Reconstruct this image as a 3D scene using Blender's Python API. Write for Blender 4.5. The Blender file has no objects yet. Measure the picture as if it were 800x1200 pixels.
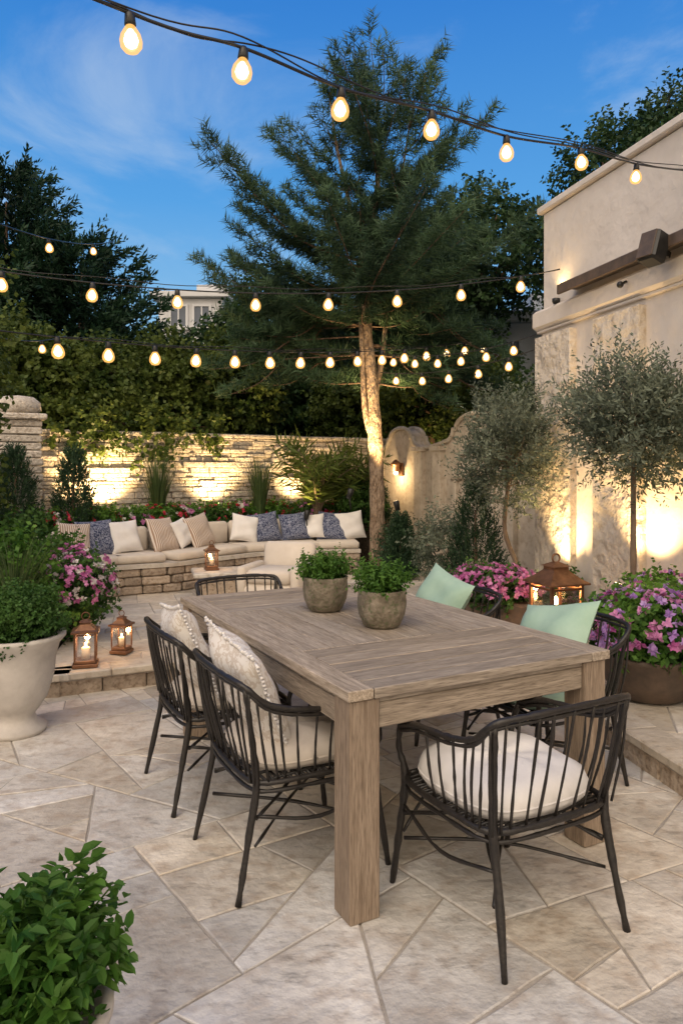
import bpy, math, random
import numpy as np
from mathutils import Matrix, Vector
random.seed(7); RNG=np.random.default_rng(11)
scene=bpy.context.scene
scene.view_settings.view_transform='Standard'
try: scene.view_settings.look='None'
except Exception: pass
scene.view_settings.exposure=0
R=math.radians

# ---------------------------------------------------------------- materials
def newmat(name):
    m=bpy.data.materials.new(name); m.use_nodes=True
    nt=m.node_tree; nt.nodes.clear()
    o=nt.nodes.new('ShaderNodeOutputMaterial')
    return m,nt,o
def N(nt,t,**k):
    n=nt.nodes.new(t)
    for a,b in k.items():
        if a in n.inputs: n.inputs[a].default_value=b
        else: setattr(n,a,b)
    return n
def c4(c): return (c[0],c[1],c[2],1)
def surf(name,c1,c2,scale=5,rough=.7,bump=.2,bscale=30,stretch=(1,1,1),tintmix=0.0,c3=None,metal=0,detail=6,spec=.4,rvar=.1,bdist=.01,c3lo=.5,big=0,hue=0,pits=0):
    m,nt,o=newmat(name)
    p=N(nt,'ShaderNodeBsdfPrincipled'); p.inputs['Roughness'].default_value=rough
    p.inputs['Metallic'].default_value=metal; p.inputs['Specular IOR Level'].default_value=spec
    tc=N(nt,'ShaderNodeTexCoord'); mp=N(nt,'ShaderNodeMapping'); mp.inputs['Scale'].default_value=stretch
    nt.links.new(tc.outputs['Object'],mp.inputs['Vector'])
    vec=mp.outputs[0]
    if hue:  # shift the pattern per stone so it does not run across joints
        at0=N(nt,'ShaderNodeAttribute'); at0.attribute_name='tint'
        va=N(nt,'ShaderNodeVectorMath',operation='MULTIPLY_ADD'); va.inputs[1].default_value=(37,53,29)
        nt.links.new(at0.outputs['Fac'],va.inputs[0]); nt.links.new(vec,va.inputs[2]); vec=va.outputs[0]
    no=N(nt,'ShaderNodeTexNoise'); no.inputs['Scale'].default_value=scale; no.inputs['Detail'].default_value=detail; no.inputs['Roughness'].default_value=.62
    nt.links.new(vec,no.inputs['Vector'])
    cr=N(nt,'ShaderNodeValToRGB'); e=cr.color_ramp.elements
    e[0].position=.3; e[0].color=c4(c1); e[1].position=.7; e[1].color=c4(c2)
    nt.links.new(no.outputs['Fac'],cr.inputs['Fac'])
    col=cr.outputs['Color']
    if c3 is not None:
        n2=N(nt,'ShaderNodeTexNoise'); n2.inputs['Scale'].default_value=scale*3.7; n2.inputs['Detail'].default_value=8
        nt.links.new(vec,n2.inputs['Vector'])
        mr=N(nt,'ShaderNodeMapRange'); mr.inputs['From Min'].default_value=c3lo; mr.inputs['From Max'].default_value=c3lo+.22
        nt.links.new(n2.outputs['Fac'],mr.inputs['Value'])
        mx=N(nt,'ShaderNodeMix',data_type='RGBA'); nt.links.new(mr.outputs[0],mx.inputs[0]); nt.links.new(col,mx.inputs[6]); mx.inputs[7].default_value=c4(c3)
        col=mx.outputs[2]
    if big:
        n3=N(nt,'ShaderNodeTexNoise'); n3.inputs['Scale'].default_value=.9; n3.inputs['Detail'].default_value=5
        nt.links.new(tc.outputs['Object'],n3.inputs['Vector'])
        mr=N(nt,'ShaderNodeMapRange'); mr.inputs['From Min'].default_value=.3; mr.inputs['From Max'].default_value=.7; mr.inputs['To Min'].default_value=1-big; mr.inputs['To Max'].default_value=1+big*.6
        nt.links.new(n3.outputs['Fac'],mr.inputs['Value'])
        vm=N(nt,'ShaderNodeVectorMath',operation='SCALE'); nt.links.new(col,vm.inputs[0]); nt.links.new(mr.outputs[0],vm.inputs['Scale']); col=vm.outputs[0]
    if hue:
        ma=N(nt,'ShaderNodeMath',operation='MULTIPLY'); ma.inputs[1].default_value=7.31; nt.links.new(at0.outputs['Fac'],ma.inputs[0])
        fr=N(nt,'ShaderNodeMath',operation='FRACT'); nt.links.new(ma.outputs[0],fr.inputs[0])
        hx=N(nt,'ShaderNodeMix',data_type='RGBA'); nt.links.new(fr.outputs[0],hx.inputs[0]); hx.inputs[6].default_value=(1+hue*.5,1,1-hue,1); hx.inputs[7].default_value=(1-hue*.7,1-hue*.2,1+hue*.5,1)
        vm=N(nt,'ShaderNodeVectorMath',operation='MULTIPLY'); nt.links.new(col,vm.inputs[0]); nt.links.new(hx.outputs[2],vm.inputs[1]); col=vm.outputs[0]
    if pits:
        pn=N(nt,'ShaderNodeTexNoise'); pn.inputs['Scale'].default_value=pits; pn.inputs['Detail'].default_value=7; pn.inputs['Roughness'].default_value=.75
        pm=N(nt,'ShaderNodeMapping'); pm.inputs['Scale'].default_value=(1,2.6,1); nt.links.new(vec,pm.inputs[0]); nt.links.new(pm.outputs[0],pn.inputs['Vector'])
        mr=N(nt,'ShaderNodeMapRange'); mr.inputs['From Min'].default_value=.54; mr.inputs['From Max'].default_value=.66; mr.inputs['To Min'].default_value=1; mr.inputs['To Max'].default_value=.66
        nt.links.new(pn.outputs['Fac'],mr.inputs['Value'])
        vm=N(nt,'ShaderNodeVectorMath',operation='SCALE'); nt.links.new(col,vm.inputs[0]); nt.links.new(mr.outputs[0],vm.inputs['Scale']); col=vm.outputs[0]
    if tintmix>0:
        at=N(nt,'ShaderNodeAttribute'); at.attribute_name='tint'
        mr=N(nt,'ShaderNodeMapRange'); mr.inputs['To Min'].default_value=1-tintmix; mr.inputs['To Max'].default_value=1+tintmix
        nt.links.new(at.outputs['Fac'],mr.inputs['Value'])
        vm=N(nt,'ShaderNodeVectorMath',operation='SCALE'); nt.links.new(col,vm.inputs[0]); nt.links.new(mr.outputs[0],vm.inputs['Scale'])
        col=vm.outputs[0]
    nt.links.new(col,p.inputs['Base Color'])
    if rvar:
        mr=N(nt,'ShaderNodeMapRange'); mr.inputs['To Min'].default_value=rough-rvar; mr.inputs['To Max'].default_value=min(1,rough+rvar)
        nt.links.new(no.outputs['Fac'],mr.inputs['Value']); nt.links.new(mr.outputs[0],p.inputs['Roughness'])
    if bump:
        nb=N(nt,'ShaderNodeTexNoise'); nb.inputs['Scale'].default_value=bscale; nb.inputs['Detail'].default_value=6
        nt.links.new(vec,nb.inputs['Vector'])
        bp=N(nt,'ShaderNodeBump'); bp.inputs['Strength'].default_value=bump; bp.inputs['Distance'].default_value=bdist
        nt.links.new(nb.outputs['Fac'],bp.inputs['Height']); nt.links.new(bp.outputs[0],p.inputs['Normal'])
    nt.links.new(p.outputs[0],o.inputs[0]); return m
def leafmat(name,dark,light,trans=.3,rough=.5):
    m,nt,o=newmat(name)
    at=N(nt,'ShaderNodeAttribute'); at.attribute_name='tint'
    mx=N(nt,'ShaderNodeMix',data_type='RGBA'); nt.links.new(at.outputs['Fac'],mx.inputs[0]); mx.inputs[6].default_value=c4(dark); mx.inputs[7].default_value=c4(light)
    p=N(nt,'ShaderNodeBsdfPrincipled'); p.inputs['Roughness'].default_value=rough; p.inputs['Specular IOR Level'].default_value=.25
    nt.links.new(mx.outputs[2],p.inputs['Base Color'])
    t=N(nt,'ShaderNodeBsdfTranslucent'); nt.links.new(mx.outputs[2],t.inputs['Color'])
    ms=N(nt,'ShaderNodeMixShader'); ms.inputs[0].default_value=trans
    nt.links.new(p.outputs[0],ms.inputs[1]); nt.links.new(t.outputs[0],ms.inputs[2]); nt.links.new(ms.outputs[0],o.inputs[0]); return m
def nosamp(m):
    try: m.cycles.emission_sampling='NONE'
    except Exception: pass
    return m
def emis(name,c,s):
    m,nt,o=newmat(name); e=N(nt,'ShaderNodeEmission'); e.inputs[0].default_value=c4(c); e.inputs[1].default_value=s
    nt.links.new(e.outputs[0],o.inputs[0]); return nosamp(m)
def glowglass(name,c,s,tr):
    m,nt,o=newmat(name); e=N(nt,'ShaderNodeEmission'); e.inputs[0].default_value=c4(c); e.inputs[1].default_value=s
    t=N(nt,'ShaderNodeBsdfTransparent'); ms=N(nt,'ShaderNodeMixShader'); ms.inputs[0].default_value=tr
    g=N(nt,'ShaderNodeBsdfGlossy'); g.inputs['Roughness'].default_value=.05
    ms2=N(nt,'ShaderNodeMixShader'); ms2.inputs[0].default_value=.06
    nt.links.new(e.outputs[0],ms.inputs[1]); nt.links.new(t.outputs[0],ms.inputs[2])
    nt.links.new(ms.outputs[0],ms2.inputs[1]); nt.links.new(g.outputs[0],ms2.inputs[2]); nt.links.new(ms2.outputs[0],o.inputs[0]); return nosamp(m)
def glass(name):
    m,nt,o=newmat(name); t=N(nt,'ShaderNodeBsdfTransparent'); g=N(nt,'ShaderNodeBsdfGlossy'); g.inputs['Roughness'].default_value=.05
    ms=N(nt,'ShaderNodeMixShader'); ms.inputs[0].default_value=.12
    nt.links.new(t.outputs[0],ms.inputs[1]); nt.links.new(g.outputs[0],ms.inputs[2]); nt.links.new(ms.outputs[0],o.inputs[0]); return m
def stripes(name,c1,c2,scale,axis=0):
    m,nt,o=newmat(name); p=N(nt,'ShaderNodeBsdfPrincipled'); p.inputs['Roughness'].default_value=.9
    tc=N(nt,'ShaderNodeTexCoord'); w=N(nt,'ShaderNodeTexWave'); w.bands_direction='XYZ'[axis]; w.inputs['Scale'].default_value=scale; w.inputs['Distortion'].default_value=.4
    nt.links.new(tc.outputs['Object'],w.inputs['Vector'])
    cr=N(nt,'ShaderNodeValToRGB'); e=cr.color_ramp.elements; e[0].position=.42; e[0].color=c4(c1); e[1].position=.55; e[1].color=c4(c2)
    nt.links.new(w.outputs['Fac'],cr.inputs[0]); nt.links.new(cr.outputs[0],p.inputs['Base Color']); nt.links.new(p.outputs[0],o.inputs[0]); return m
def pattern(name,c1,c2,scale,thr=.35):
    m,nt,o=newmat(name); p=N(nt,'ShaderNodeBsdfPrincipled'); p.inputs['Roughness'].default_value=.9
    tc=N(nt,'ShaderNodeTexCoord'); v=N(nt,'ShaderNodeTexVoronoi'); v.feature='DISTANCE_TO_EDGE'; v.inputs['Scale'].default_value=scale
    no=N(nt,'ShaderNodeTexNoise'); no.inputs['Scale'].default_value=scale*.8
    ad=N(nt,'ShaderNodeVectorMath',operation='MULTIPLY_ADD'); ad.inputs[1].default_value=(.15,.15,.15)
    nt.links.new(no.outputs['Color'],ad.inputs[0]); nt.links.new(tc.outputs['Object'],ad.inputs[2])
    nt.links.new(ad.outputs[0],v.inputs['Vector'])
    cr=N(nt,'ShaderNodeValToRGB'); e=cr.color_ramp.elements; e[0].position=thr*.25; e[0].color=c4(c1); e[1].position=thr*.4; e[1].color=c4(c2)
    nt.links.new(v.outputs['Distance'],cr.inputs[0]); nt.links.new(cr.outputs[0],p.inputs['Base Color'])
    nb=N(nt,'ShaderNodeTexNoise'); nb.inputs['Scale'].default_value=150
    bp=N(nt,'ShaderNodeBump'); bp.inputs['Strength'].default_value=.3; bp.inputs['Distance'].default_value=.004
    nt.links.new(tc.outputs['Object'],nb.inputs['Vector']); nt.links.new(nb.outputs['Fac'],bp.inputs['Height']); nt.links.new(bp.outputs[0],p.inputs['Normal'])
    nt.links.new(p.outputs[0],o.inputs[0]); return m

M_slab=surf('travertine',(.42,.385,.34),(.70,.665,.61),3.6,.5,.8,26,tintmix=.18,c3=(.44,.38,.32),rvar=.18,bdist=.012,c3lo=.48,big=.14,hue=.085,pits=8)
M_slab2=surf('travertine_terrace',(.42,.375,.32),(.62,.57,.50),4,.6,.7,28,tintmix=.17,c3=(.42,.36,.29),bdist=.010,big=.12,hue=.08,pits=9)
M_grout=surf('grout',(.29,.26,.225),(.42,.385,.34),12,.9,.4,80)
M_riser=surf('riser_stone',(.26,.205,.155),(.46,.38,.30),9,.85,.8,35,tintmix=.2,c3=(.18,.13,.09),bdist=.02)
M_soil=surf('soil',(.03,.02,.012),(.06,.045,.03),20,.95,1,60,bdist=.03)
M_ground=surf('earth',(.05,.06,.03),(.09,.10,.05),4,.95,.5,20)
M_wstone=surf('ledge_stone',(.40,.355,.30),(.62,.57,.50),7,.85,1,30,tintmix=.22,c3=(.30,.25,.20),bdist=.03)
M_wback=surf('wall_core',(.18,.15,.12),(.28,.24,.19),12,.9,.4,80)
M_plaster=surf('plaster',(.60,.54,.48),(.68,.62,.56),2.5,.85,.5,9,bdist=.03,big=.07)
M_plaster_rough=surf('rough_plaster',(.56,.49,.40),(.68,.61,.52),5,.85,1,7,bdist=.10,c3=(.52,.44,.35))
M_gplaster=surf('garden_plaster',(.44,.38,.30),(.60,.53,.44),4,.85,.5,14,c3=(.38,.31,.24),bdist=.02)
TK=((.185,.15,.115),(.44,.375,.305))
M_teakx=surf('teak_x',*TK,5,.6,.5,14,stretch=(1,16,16),tintmix=.16,bdist=.004,c3=(.14,.11,.085),hue=.04)
M_teaky=surf('teak_y',*TK,5,.6,.5,14,stretch=(16,1,16),tintmix=.16,bdist=.004,c3=(.14,.11,.085),hue=.04)
M_teakz=surf('teak_z',(.18,.13,.09),(.38,.30,.225),5,.6,.6,14,stretch=(16,16,1),tintmix=.12,bdist=.005,c3=(.13,.095,.068))
M_black=surf('black_iron',(.006,.0055,.005),(.022,.018,.015),60,.42,.5,120,spec=.5,bdist=.003)
M_blackm=surf('black_metal',(.01,.01,.01),(.02,.02,.02),20,.4,0)
M_white=surf('white_canvas',(.62,.60,.58),(.74,.72,.70),4,.9,.4,160,bdist=.003)
M_cream=surf('cream_fabric',(.52,.46,.39),(.62,.56,.49),5,.9,.4,140,bdist=.003)
M_green=surf('sage_fabric',(.28,.42,.33),(.37,.51,.41),5,.85,.4,140,bdist=.003)
M_pat=pattern('embroidered_fabric',(.54,.48,.42),(.68,.65,.61),12,.25)
M_navy=pattern('navy_fabric',(.26,.28,.36),(.022,.032,.08),18,.22)
M_strA=stripes('striped_tan',(.30,.20,.14),(.62,.56,.50),14,0)
M_copper=surf('aged_copper',(.13,.065,.035),(.28,.14,.075),14,.45,.3,40,metal=.6)
M_lglass=glass('lantern_glass')
M_candle=surf('wax',(.75,.65,.5),(.8,.7,.55),5,.6,0)
M_flame=emis('candle_flame',(1,.6,.22),30)
M_core=emis('bulb_filament',(1,.78,.45),14)
M_bglass=glowglass('bulb_glass',(1,.48,.12),1.7,.42)
M_lamp=emis('lamp_lens',(1,.72,.4),12)
M_urn=surf('urn_stone',(.40,.37,.34),(.55,.52,.48),6,.8,.4,30)
M_pot=surf('mossy_pot',(.09,.075,.05),(.26,.22,.17),18,.7,1,45,c3=(.08,.10,.045),bdist=.01)
M_bowl=surf('brown_bowl',(.06,.045,.035),(.13,.09,.065),9,.6,.3,30)
M_bark=surf('bark',(.06,.04,.028),(.20,.13,.085),9,.9,1,22,stretch=(1,1,.35),bdist=.04)
M_pbark=surf('pine_bark',(.15,.10,.065),(.42,.32,.23),16,.9,1,24,stretch=(1,1,.4),bdist=.09,c3=(.10,.065,.04))
M_obark=surf('olive_bark',(.10,.07,.05),(.22,.16,.11),12,.9,1,25,stretch=(1,1,.4),bdist=.02)
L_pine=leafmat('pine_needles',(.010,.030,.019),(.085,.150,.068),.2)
L_cyp=leafmat('cypress_sprays',(.006,.020,.012),(.028,.070,.032),.2)
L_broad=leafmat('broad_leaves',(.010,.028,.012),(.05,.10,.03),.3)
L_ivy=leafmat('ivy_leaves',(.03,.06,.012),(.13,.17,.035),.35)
L_olive=leafmat('olive_leaves',(.06,.08,.055),(.25,.29,.21),.25)
L_herb=leafmat('herb_leaves',(.025,.085,.012),(.14,.28,.045),.35)
L_box=leafmat('boxwood_leaves',(.02,.06,.012),(.08,.17,.035),.3)
L_conif=leafmat('conifer_leaves',(.015,.04,.02),(.05,.10,.045),.2)
L_grass=leafmat('grass_blades',(.03,.06,.02),(.12,.17,.06),.3)
F_pink=leafmat('pink_petals',(.48,.12,.34),(.74,.36,.62),.35)
F_purple=leafmat('purple_petals',(.36,.18,.50),(.62,.42,.74),.35)
F_white=leafmat('white_petals',(.5,.45,.45),(.8,.78,.75),.35)
F_red=leafmat('red_petals',(.40,.01,.03),(.65,.07,.12),.35)

# ---------------------------------------------------------------- builder
def catmull(pts,n=8):
    P=np.array(pts,float); out=[]
    Q=np.vstack([2*P[0]-P[1],P,2*P[-1]-P[-2]])
    for i in range(1,len(Q)-2):
        for k in range(n):
            t=k/n; a,b,c,d=Q[i-1],Q[i],Q[i+1],Q[i+2]
            out.append(.5*((2*b)+(-a+c)*t+(2*a-5*b+4*c-d)*t*t+(-a+3*b-3*c+d)*t**3))
    out.append(P[-1]); return np.array(out)
def norm(a): return a/(np.linalg.norm(a,axis=-1,keepdims=True)+1e-9)
class B:
    def __init__(s): s.V=[];s.L=[];s.S=[];s.MI=[];s.SM=[];s.T=[];s.n=0;s.mats=[];s.M=None
    def mi(s,m):
        if m not in s.mats: s.mats.append(m)
        return s.mats.index(m)
    def tf(s,v):
        if s.M is None: return v
        A=np.array(s.M); return v@A[:3,:3].T+A[:3,3]
    def add(s,v,f,mat,smooth=False,tint=.5):
        v=s.tf(np.asarray(v,float).reshape(-1,3)); 
        s.V.append(v); 
        s.L.append(np.array([i for q in f for i in q],dtype=np.int64)+s.n); s.S.append(np.array([len(q) for q in f],dtype=np.int64))
        k=len(f); s.MI.append(np.full(k,s.mi(mat))); s.SM.append(np.full(k,smooth)); 
        s.T.append(np.full(len(v),tint) if np.isscalar(tint) else np.asarray(tint)); s.n+=len(v)
    def addk(s,v,k,mat,tint,smooth=False):
        v=s.tf(v.reshape(-1,3)); nf=len(v)//k
        s.V.append(v); s.L.append(np.arange(len(v))+s.n); s.S.append(np.full(nf,k)); s.MI.append(np.full(nf,s.mi(mat))); s.SM.append(np.full(nf,smooth)); s.T.append(np.repeat(tint,k)); s.n+=len(v)
    def box(s,c,d,mat,rz=0,bev=.004,tint=.5,smooth=False):
        hx,hy,hz=d[0]/2,d[1]/2,d[2]/2; bev=min(bev,hx*.45,hy*.45,hz*.45)
        def ring(a,b,z,q): return [(-a+q,-b,z),(a-q,-b,z),(a,-b+q,z),(a,b-q,z),(a-q,b,z),(-a+q,b,z),(-a,b-q,z),(-a,-b+q,z)]
        v=ring(hx-bev,hy-bev,-hz,bev*.5)+ring(hx,hy,-hz+bev,bev)+ring(hx,hy,hz-bev,bev)+ring(hx-bev,hy-bev,hz,bev*.5)
        v=np.array(v); cs,sn=math.cos(rz),math.sin(rz)
        v=np.stack([v[:,0]*cs-v[:,1]*sn,v[:,0]*sn+v[:,1]*cs,v[:,2]],1)+np.array(c)
        f=[list(range(7,-1,-1))]
        for r in range(3):
            for i in range(8):
                j=(i+1)%8; f.append([r*8+i,r*8+j,(r+1)*8+j,(r+1)*8+i])
        f.append(list(range(24,32))); s.add(v,f,mat,smooth,tint)
    def lathe(s,prof,c,mat,seg=24,smooth=True,tint=.5,wob=0):
        v=[];f=[]
        for (r,z) in prof:
            for i in range(seg):
                a=2*math.pi*i/seg; rr=r*(1+wob*math.sin(a*3+z*9))
                v.append((c[0]+rr*math.cos(a),c[1]+rr*math.sin(a),c[2]+z))
        n=len(prof)
        for k in range(n-1):
            for i in range(seg):
                j=(i+1)%seg; f.append([k*seg+i,k*seg+j,(k+1)*seg+j,(k+1)*seg+i])
        f.append([i for i in range(seg-1,-1,-1)]); f.append([(n-1)*seg+i for i in range(seg)])
        s.add(v,f,mat,smooth,tint)
    def tube(s,path,rad,mat,seg=8,smooth=True,tint=.5,wob=0):
        P=np.array(path,float); n=len(P); r=np.full(n,rad) if np.isscalar(rad) else np.interp(np.linspace(0,1,n),np.linspace(0,1,len(rad)),rad)
        T=np.gradient(P,axis=0); T=norm(T); up=np.array([0,0,1.]) if abs(T[0][2])<.9 else np.array([1.,0,0])
        u=norm(np.cross(up,T[0])); v=[]
        a=np.arange(seg)*2*math.pi/seg
        for i in range(n):
            u=u-T[i]*np.dot(u,T[i]); u=norm(u); w=np.cross(T[i],u)
            ri=r[i]*(1+wob*random.uniform(-1,1))
            v.append(P[i]+ri*(np.cos(a)[:,None]*u+np.sin(a)[:,None]*w))
        v=np.concatenate(v); f=[]
        for k in range(n-1):
            for i in range(seg):
                j=(i+1)%seg; f.append([k*seg+i,k*seg+j,(k+1)*seg+j,(k+1)*seg+i])
        f.append(list(range(seg-1,-1,-1))); f.append([(n-1)*seg+i for i in range(seg)])
        s.add(v,f,mat,smooth,tint)
    def prism(s,poly,z0,z1,mat,tint=.5):
        n=len(poly); v=[(p[0],p[1],z0) for p in poly]+[(p[0],p[1],z1) for p in poly]
        f=[list(range(n-1,-1,-1)),list(range(n,2*n))]+[[i,(i+1)%n,n+(i+1)%n,n+i] for i in range(n)]
        s.add(v,f,mat,False,tint)
    def sphere(s,c,r,mat,seg=16,rings=10,tint=.5):
        r=(r,r,r) if np.isscalar(r) else r
        v=[];f=[]
        for k in range(rings+1):
            ph=math.pi*k/rings-math.pi/2; rr=max(math.cos(ph),.001)
            for i in range(seg):
                a=2*math.pi*i/seg; v.append((c[0]+r[0]*rr*math.cos(a),c[1]+r[1]*rr*math.sin(a),c[2]+r[2]*math.sin(ph)))
        for k in range(rings):
            for i in range(seg):
                j=(i+1)%seg; f.append([k*seg+i,k*seg+j,(k+1)*seg+j,(k+1)*seg+i])
        s.add(v,f,mat,True,tint)
    def pillow(s,w,h,t,mat,n=18,fringe=None,seed=0):
        g=np.linspace(-1,1,n+1); U,W=np.meshgrid(g,g,indexing='ij')
        X=w/2*U*(1-.07*(1-W**2)); Z=h/2*W*(1-.07*(1-U**2))
        th=t/2*((1-np.abs(U)**3)*(1-np.abs(W)**3)).clip(0)**.55
        th=th*(1+.10*np.sin(U*5+W*3+seed)+.08*np.sin(W*7-U*2+seed*2))
        for sg in (1,-1):
            v=np.stack([X,sg*th,Z],-1).reshape(-1,3); f=[]
            for i in range(n):
                for j in range(n):
                    a=i*(n+1)+j; q=[a,a+n+1,a+n+2,a+1]; f.append(q if sg<0 else q[::-1])
            s.add(v,f,mat,True)
        if fringe:
            k=26
            for e in range(4):
                for q in range(k):
                    t0=-1+2*(q+.5)/k
                    x,z={0:(t0,1),1:(t0,-1),2:(1,t0),3:(-1,t0)}[e]
                    px=w/2*x*(1-.07*(1-z*z)); pz=h/2*z*(1-.07*(1-x*x)); ox,oz=(0,z*.022) if e<2 else (x*.022,0)
                    s.tube([(px,0,pz),(px+ox+random.uniform(-.006,.006),random.uniform(-.006,.006),pz+oz-.004)],[.005,.007],fringe,5)
    def sprigs(s,O,D,L,K,ll,lw,mat,tint,spread=.75,droop=0,start=.1,kind=4,taper=.3):
        O=np.asarray(O,float); D=norm(np.asarray(D,float)); m=len(O); L=np.full(m,L) if np.isscalar(L) else L
        t=np.linspace(start,1,K)[None]+RNG.uniform(-.04,.04,(m,K))
        pos=O[:,None]+D[:,None]*(L[:,None]*t)[...,None]; pos[...,2]-=droop*L[:,None]*t*t
        rv=RNG.normal(size=(m,K,3)); rv-=D[:,None]*(rv*D[:,None]).sum(-1,keepdims=True); rv=norm(rv)
        ld=norm(D[:,None]*(1-spread)+rv*spread); ld[...,2]-=droop*.6; ld=norm(ld)
        if kind==8: 
            ref=np.zeros((m,K,3)); ref[...,2]=1; ref=ref+RNG.normal(size=(m,K,3))*.35; side=norm(np.cross(ld,ref))
        else: side=norm(np.cross(ld,RNG.normal(size=(m,K,3))))
        sz=(ll*(.7+.6*RNG.random((m,K)))*(1-taper*t))[...,None]; w=lw*(.5+.5*sz/ll)
        tt=(np.asarray(tint)[:,None]+RNG.uniform(-.15,.15,(m,K))).clip(0,1).reshape(-1)
        if kind==4: v=np.stack([pos,pos+ld*sz*.45+side*w/2,pos+ld*sz,pos+ld*sz*.45-side*w/2],2)
        elif kind==8:
            nn=np.cross(side,ld); tip=pos+ld*sz-nn*sz*.18; md=nn*sz*.05
            L1=pos+ld*sz*.28+side*w*.46+md+nn*w*.12; L2=pos+ld*sz*.68+side*w*.40+nn*w*.08-nn*sz*.03; R1=pos+ld*sz*.28-side*w*.46+md+nn*w*.12; R2=pos+ld*sz*.68-side*w*.40+nn*w*.08-nn*sz*.03
            v=np.stack([pos,L1,L2,tip,pos,tip,R2,R1],2); s.addk(v.reshape(-1,3),4,mat,np.repeat(tt,2)); return
        else: v=np.stack([pos-side*w/2,pos+side*w/2,pos+ld*sz],2)
        s.addk(v.reshape(-1,3),kind,mat,tt)
    def build(s,name,parent=None,mat4=None):
        me=bpy.data.meshes.new(name); V=np.concatenate(s.V); L=np.concatenate(s.L); S=np.concatenate(s.S)
        me.vertices.add(len(V)); me.vertices.foreach_set('co',V.astype(np.float32).ravel())
        me.loops.add(len(L)); me.loops.foreach_set('vertex_index',L.astype(np.int32))
        me.polygons.add(len(S)); st=np.concatenate([[0],np.cumsum(S)[:-1]]); me.polygons.foreach_set('loop_start',st.astype(np.int32))
        for m in s.mats: me.materials.append(m)
        me.polygons.foreach_set('material_index',np.concatenate(s.MI).astype(np.int32))
        me.polygons.foreach_set('use_smooth',np.concatenate(s.SM).astype(bool))
        at=me.attributes.new('tint','FLOAT','POINT'); at.data.foreach_set('value',np.concatenate(s.T).astype(np.float32))
        me.update(calc_edges=True)
        o=bpy.data.objects.new(name,me); scene.collection.objects.link(o)
        if mat4 is not None: o.matrix_world=mat4
        if parent: o.parent=parent
        return o
def inst(o,name,m4):
    q=bpy.data.objects.new(name,o.data); scene.collection.objects.link(q); q.matrix_world=m4; return q
def TR(x,y,z,rz=0,rx=0,ry=0,s=1): return Matrix.Translation((x,y,z))@Matrix.Rotation(rz,4,'Z')@Matrix.Rotation(rx,4,'X')@Matrix.Rotation(ry,4,'Y')@Matrix.Scale(s,4)
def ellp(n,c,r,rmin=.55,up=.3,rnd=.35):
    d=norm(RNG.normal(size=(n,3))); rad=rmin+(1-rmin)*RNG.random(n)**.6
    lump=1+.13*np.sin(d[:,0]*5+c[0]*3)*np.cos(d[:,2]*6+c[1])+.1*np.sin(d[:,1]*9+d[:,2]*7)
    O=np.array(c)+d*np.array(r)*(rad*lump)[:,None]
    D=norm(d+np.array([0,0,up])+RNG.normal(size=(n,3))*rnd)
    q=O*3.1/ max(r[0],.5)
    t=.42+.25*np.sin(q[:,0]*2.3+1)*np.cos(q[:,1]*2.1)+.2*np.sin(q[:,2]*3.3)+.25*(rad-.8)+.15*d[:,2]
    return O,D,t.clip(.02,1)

# ---------------------------------------------------------------- world
w=bpy.data.worlds.new('World'); scene.world=w; w.use_nodes=True; nt=w.node_tree; nt.nodes.clear()
out=N(nt,'ShaderNodeOutputWorld'); bg=N(nt,'ShaderNodeBackground'); bg.inputs[1].default_value=1
sky=N(nt,'ShaderNodeTexSky'); sky.sky_type='NISHITA'; sky.sun_disc=False; sky.sun_elevation=R(4); sky.sun_rotation=R(200)
tc=N(nt,'ShaderNodeTexCoord'); sep=N(nt,'ShaderNodeSeparateXYZ'); nt.links.new(tc.outputs['Generated'],sep.inputs[0])
cr=N(nt,'ShaderNodeValToRGB'); e=cr.color_ramp.elements
e[0].position=0; e[0].color=(.36,.55,.72,1); e[1].position=1; e[1].color=(.014,.10,.40,1)
for p,c in ((.18,(.23,.49,.77,1)),(.34,(.075,.33,.74,1)),(.54,(.024,.20,.63,1))):
    q=e.new(p); q.color=c
nt.links.new(sep.outputs['Z'],cr.inputs[0])
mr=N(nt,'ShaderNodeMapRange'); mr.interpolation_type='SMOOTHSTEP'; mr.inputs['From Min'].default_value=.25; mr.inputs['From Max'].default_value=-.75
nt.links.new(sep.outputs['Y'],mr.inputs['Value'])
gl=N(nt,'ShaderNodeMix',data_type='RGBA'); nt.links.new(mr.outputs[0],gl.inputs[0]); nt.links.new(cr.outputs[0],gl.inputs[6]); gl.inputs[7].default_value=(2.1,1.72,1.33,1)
mp=N(nt,'ShaderNodeMapping'); mp.inputs['Scale'].default_value=(1.2,1,2.6); mp.inputs['Location'].default_value=(1.15,.3,.55); nt.links.new(tc.outputs['Generated'],mp.inputs[0])
cn=N(nt,'ShaderNodeTexNoise'); cn.inputs['Scale'].default_value=2.0; cn.inputs['Detail'].default_value=9; cn.inputs['Roughness'].default_value=.6; cn.inputs['Distortion'].default_value=.5
nt.links.new(mp.outputs[0],cn.inputs['Vector'])
cm=N(nt,'ShaderNodeMapRange'); cm.interpolation_type='SMOOTHSTEP'; cm.inputs['From Min'].default_value=.53; cm.inputs['From Max'].default_value=.78; cm.inputs['To Max'].default_value=.55
nt.links.new(cn.outputs['Fac'],cm.inputs['Value'])
cx=N(nt,'ShaderNodeMix',data_type='RGBA'); nt.links.new(cm.outputs[0],cx.inputs[0]); nt.links.new(gl.outputs[2],cx.inputs[6]); cx.inputs[7].default_value=(.50,.62,.78,1)
sc=N(nt,'ShaderNodeVectorMath',operation='SCALE'); sc.inputs['Scale'].default_value=.02; nt.links.new(sky.outputs[0],sc.inputs[0])
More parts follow.
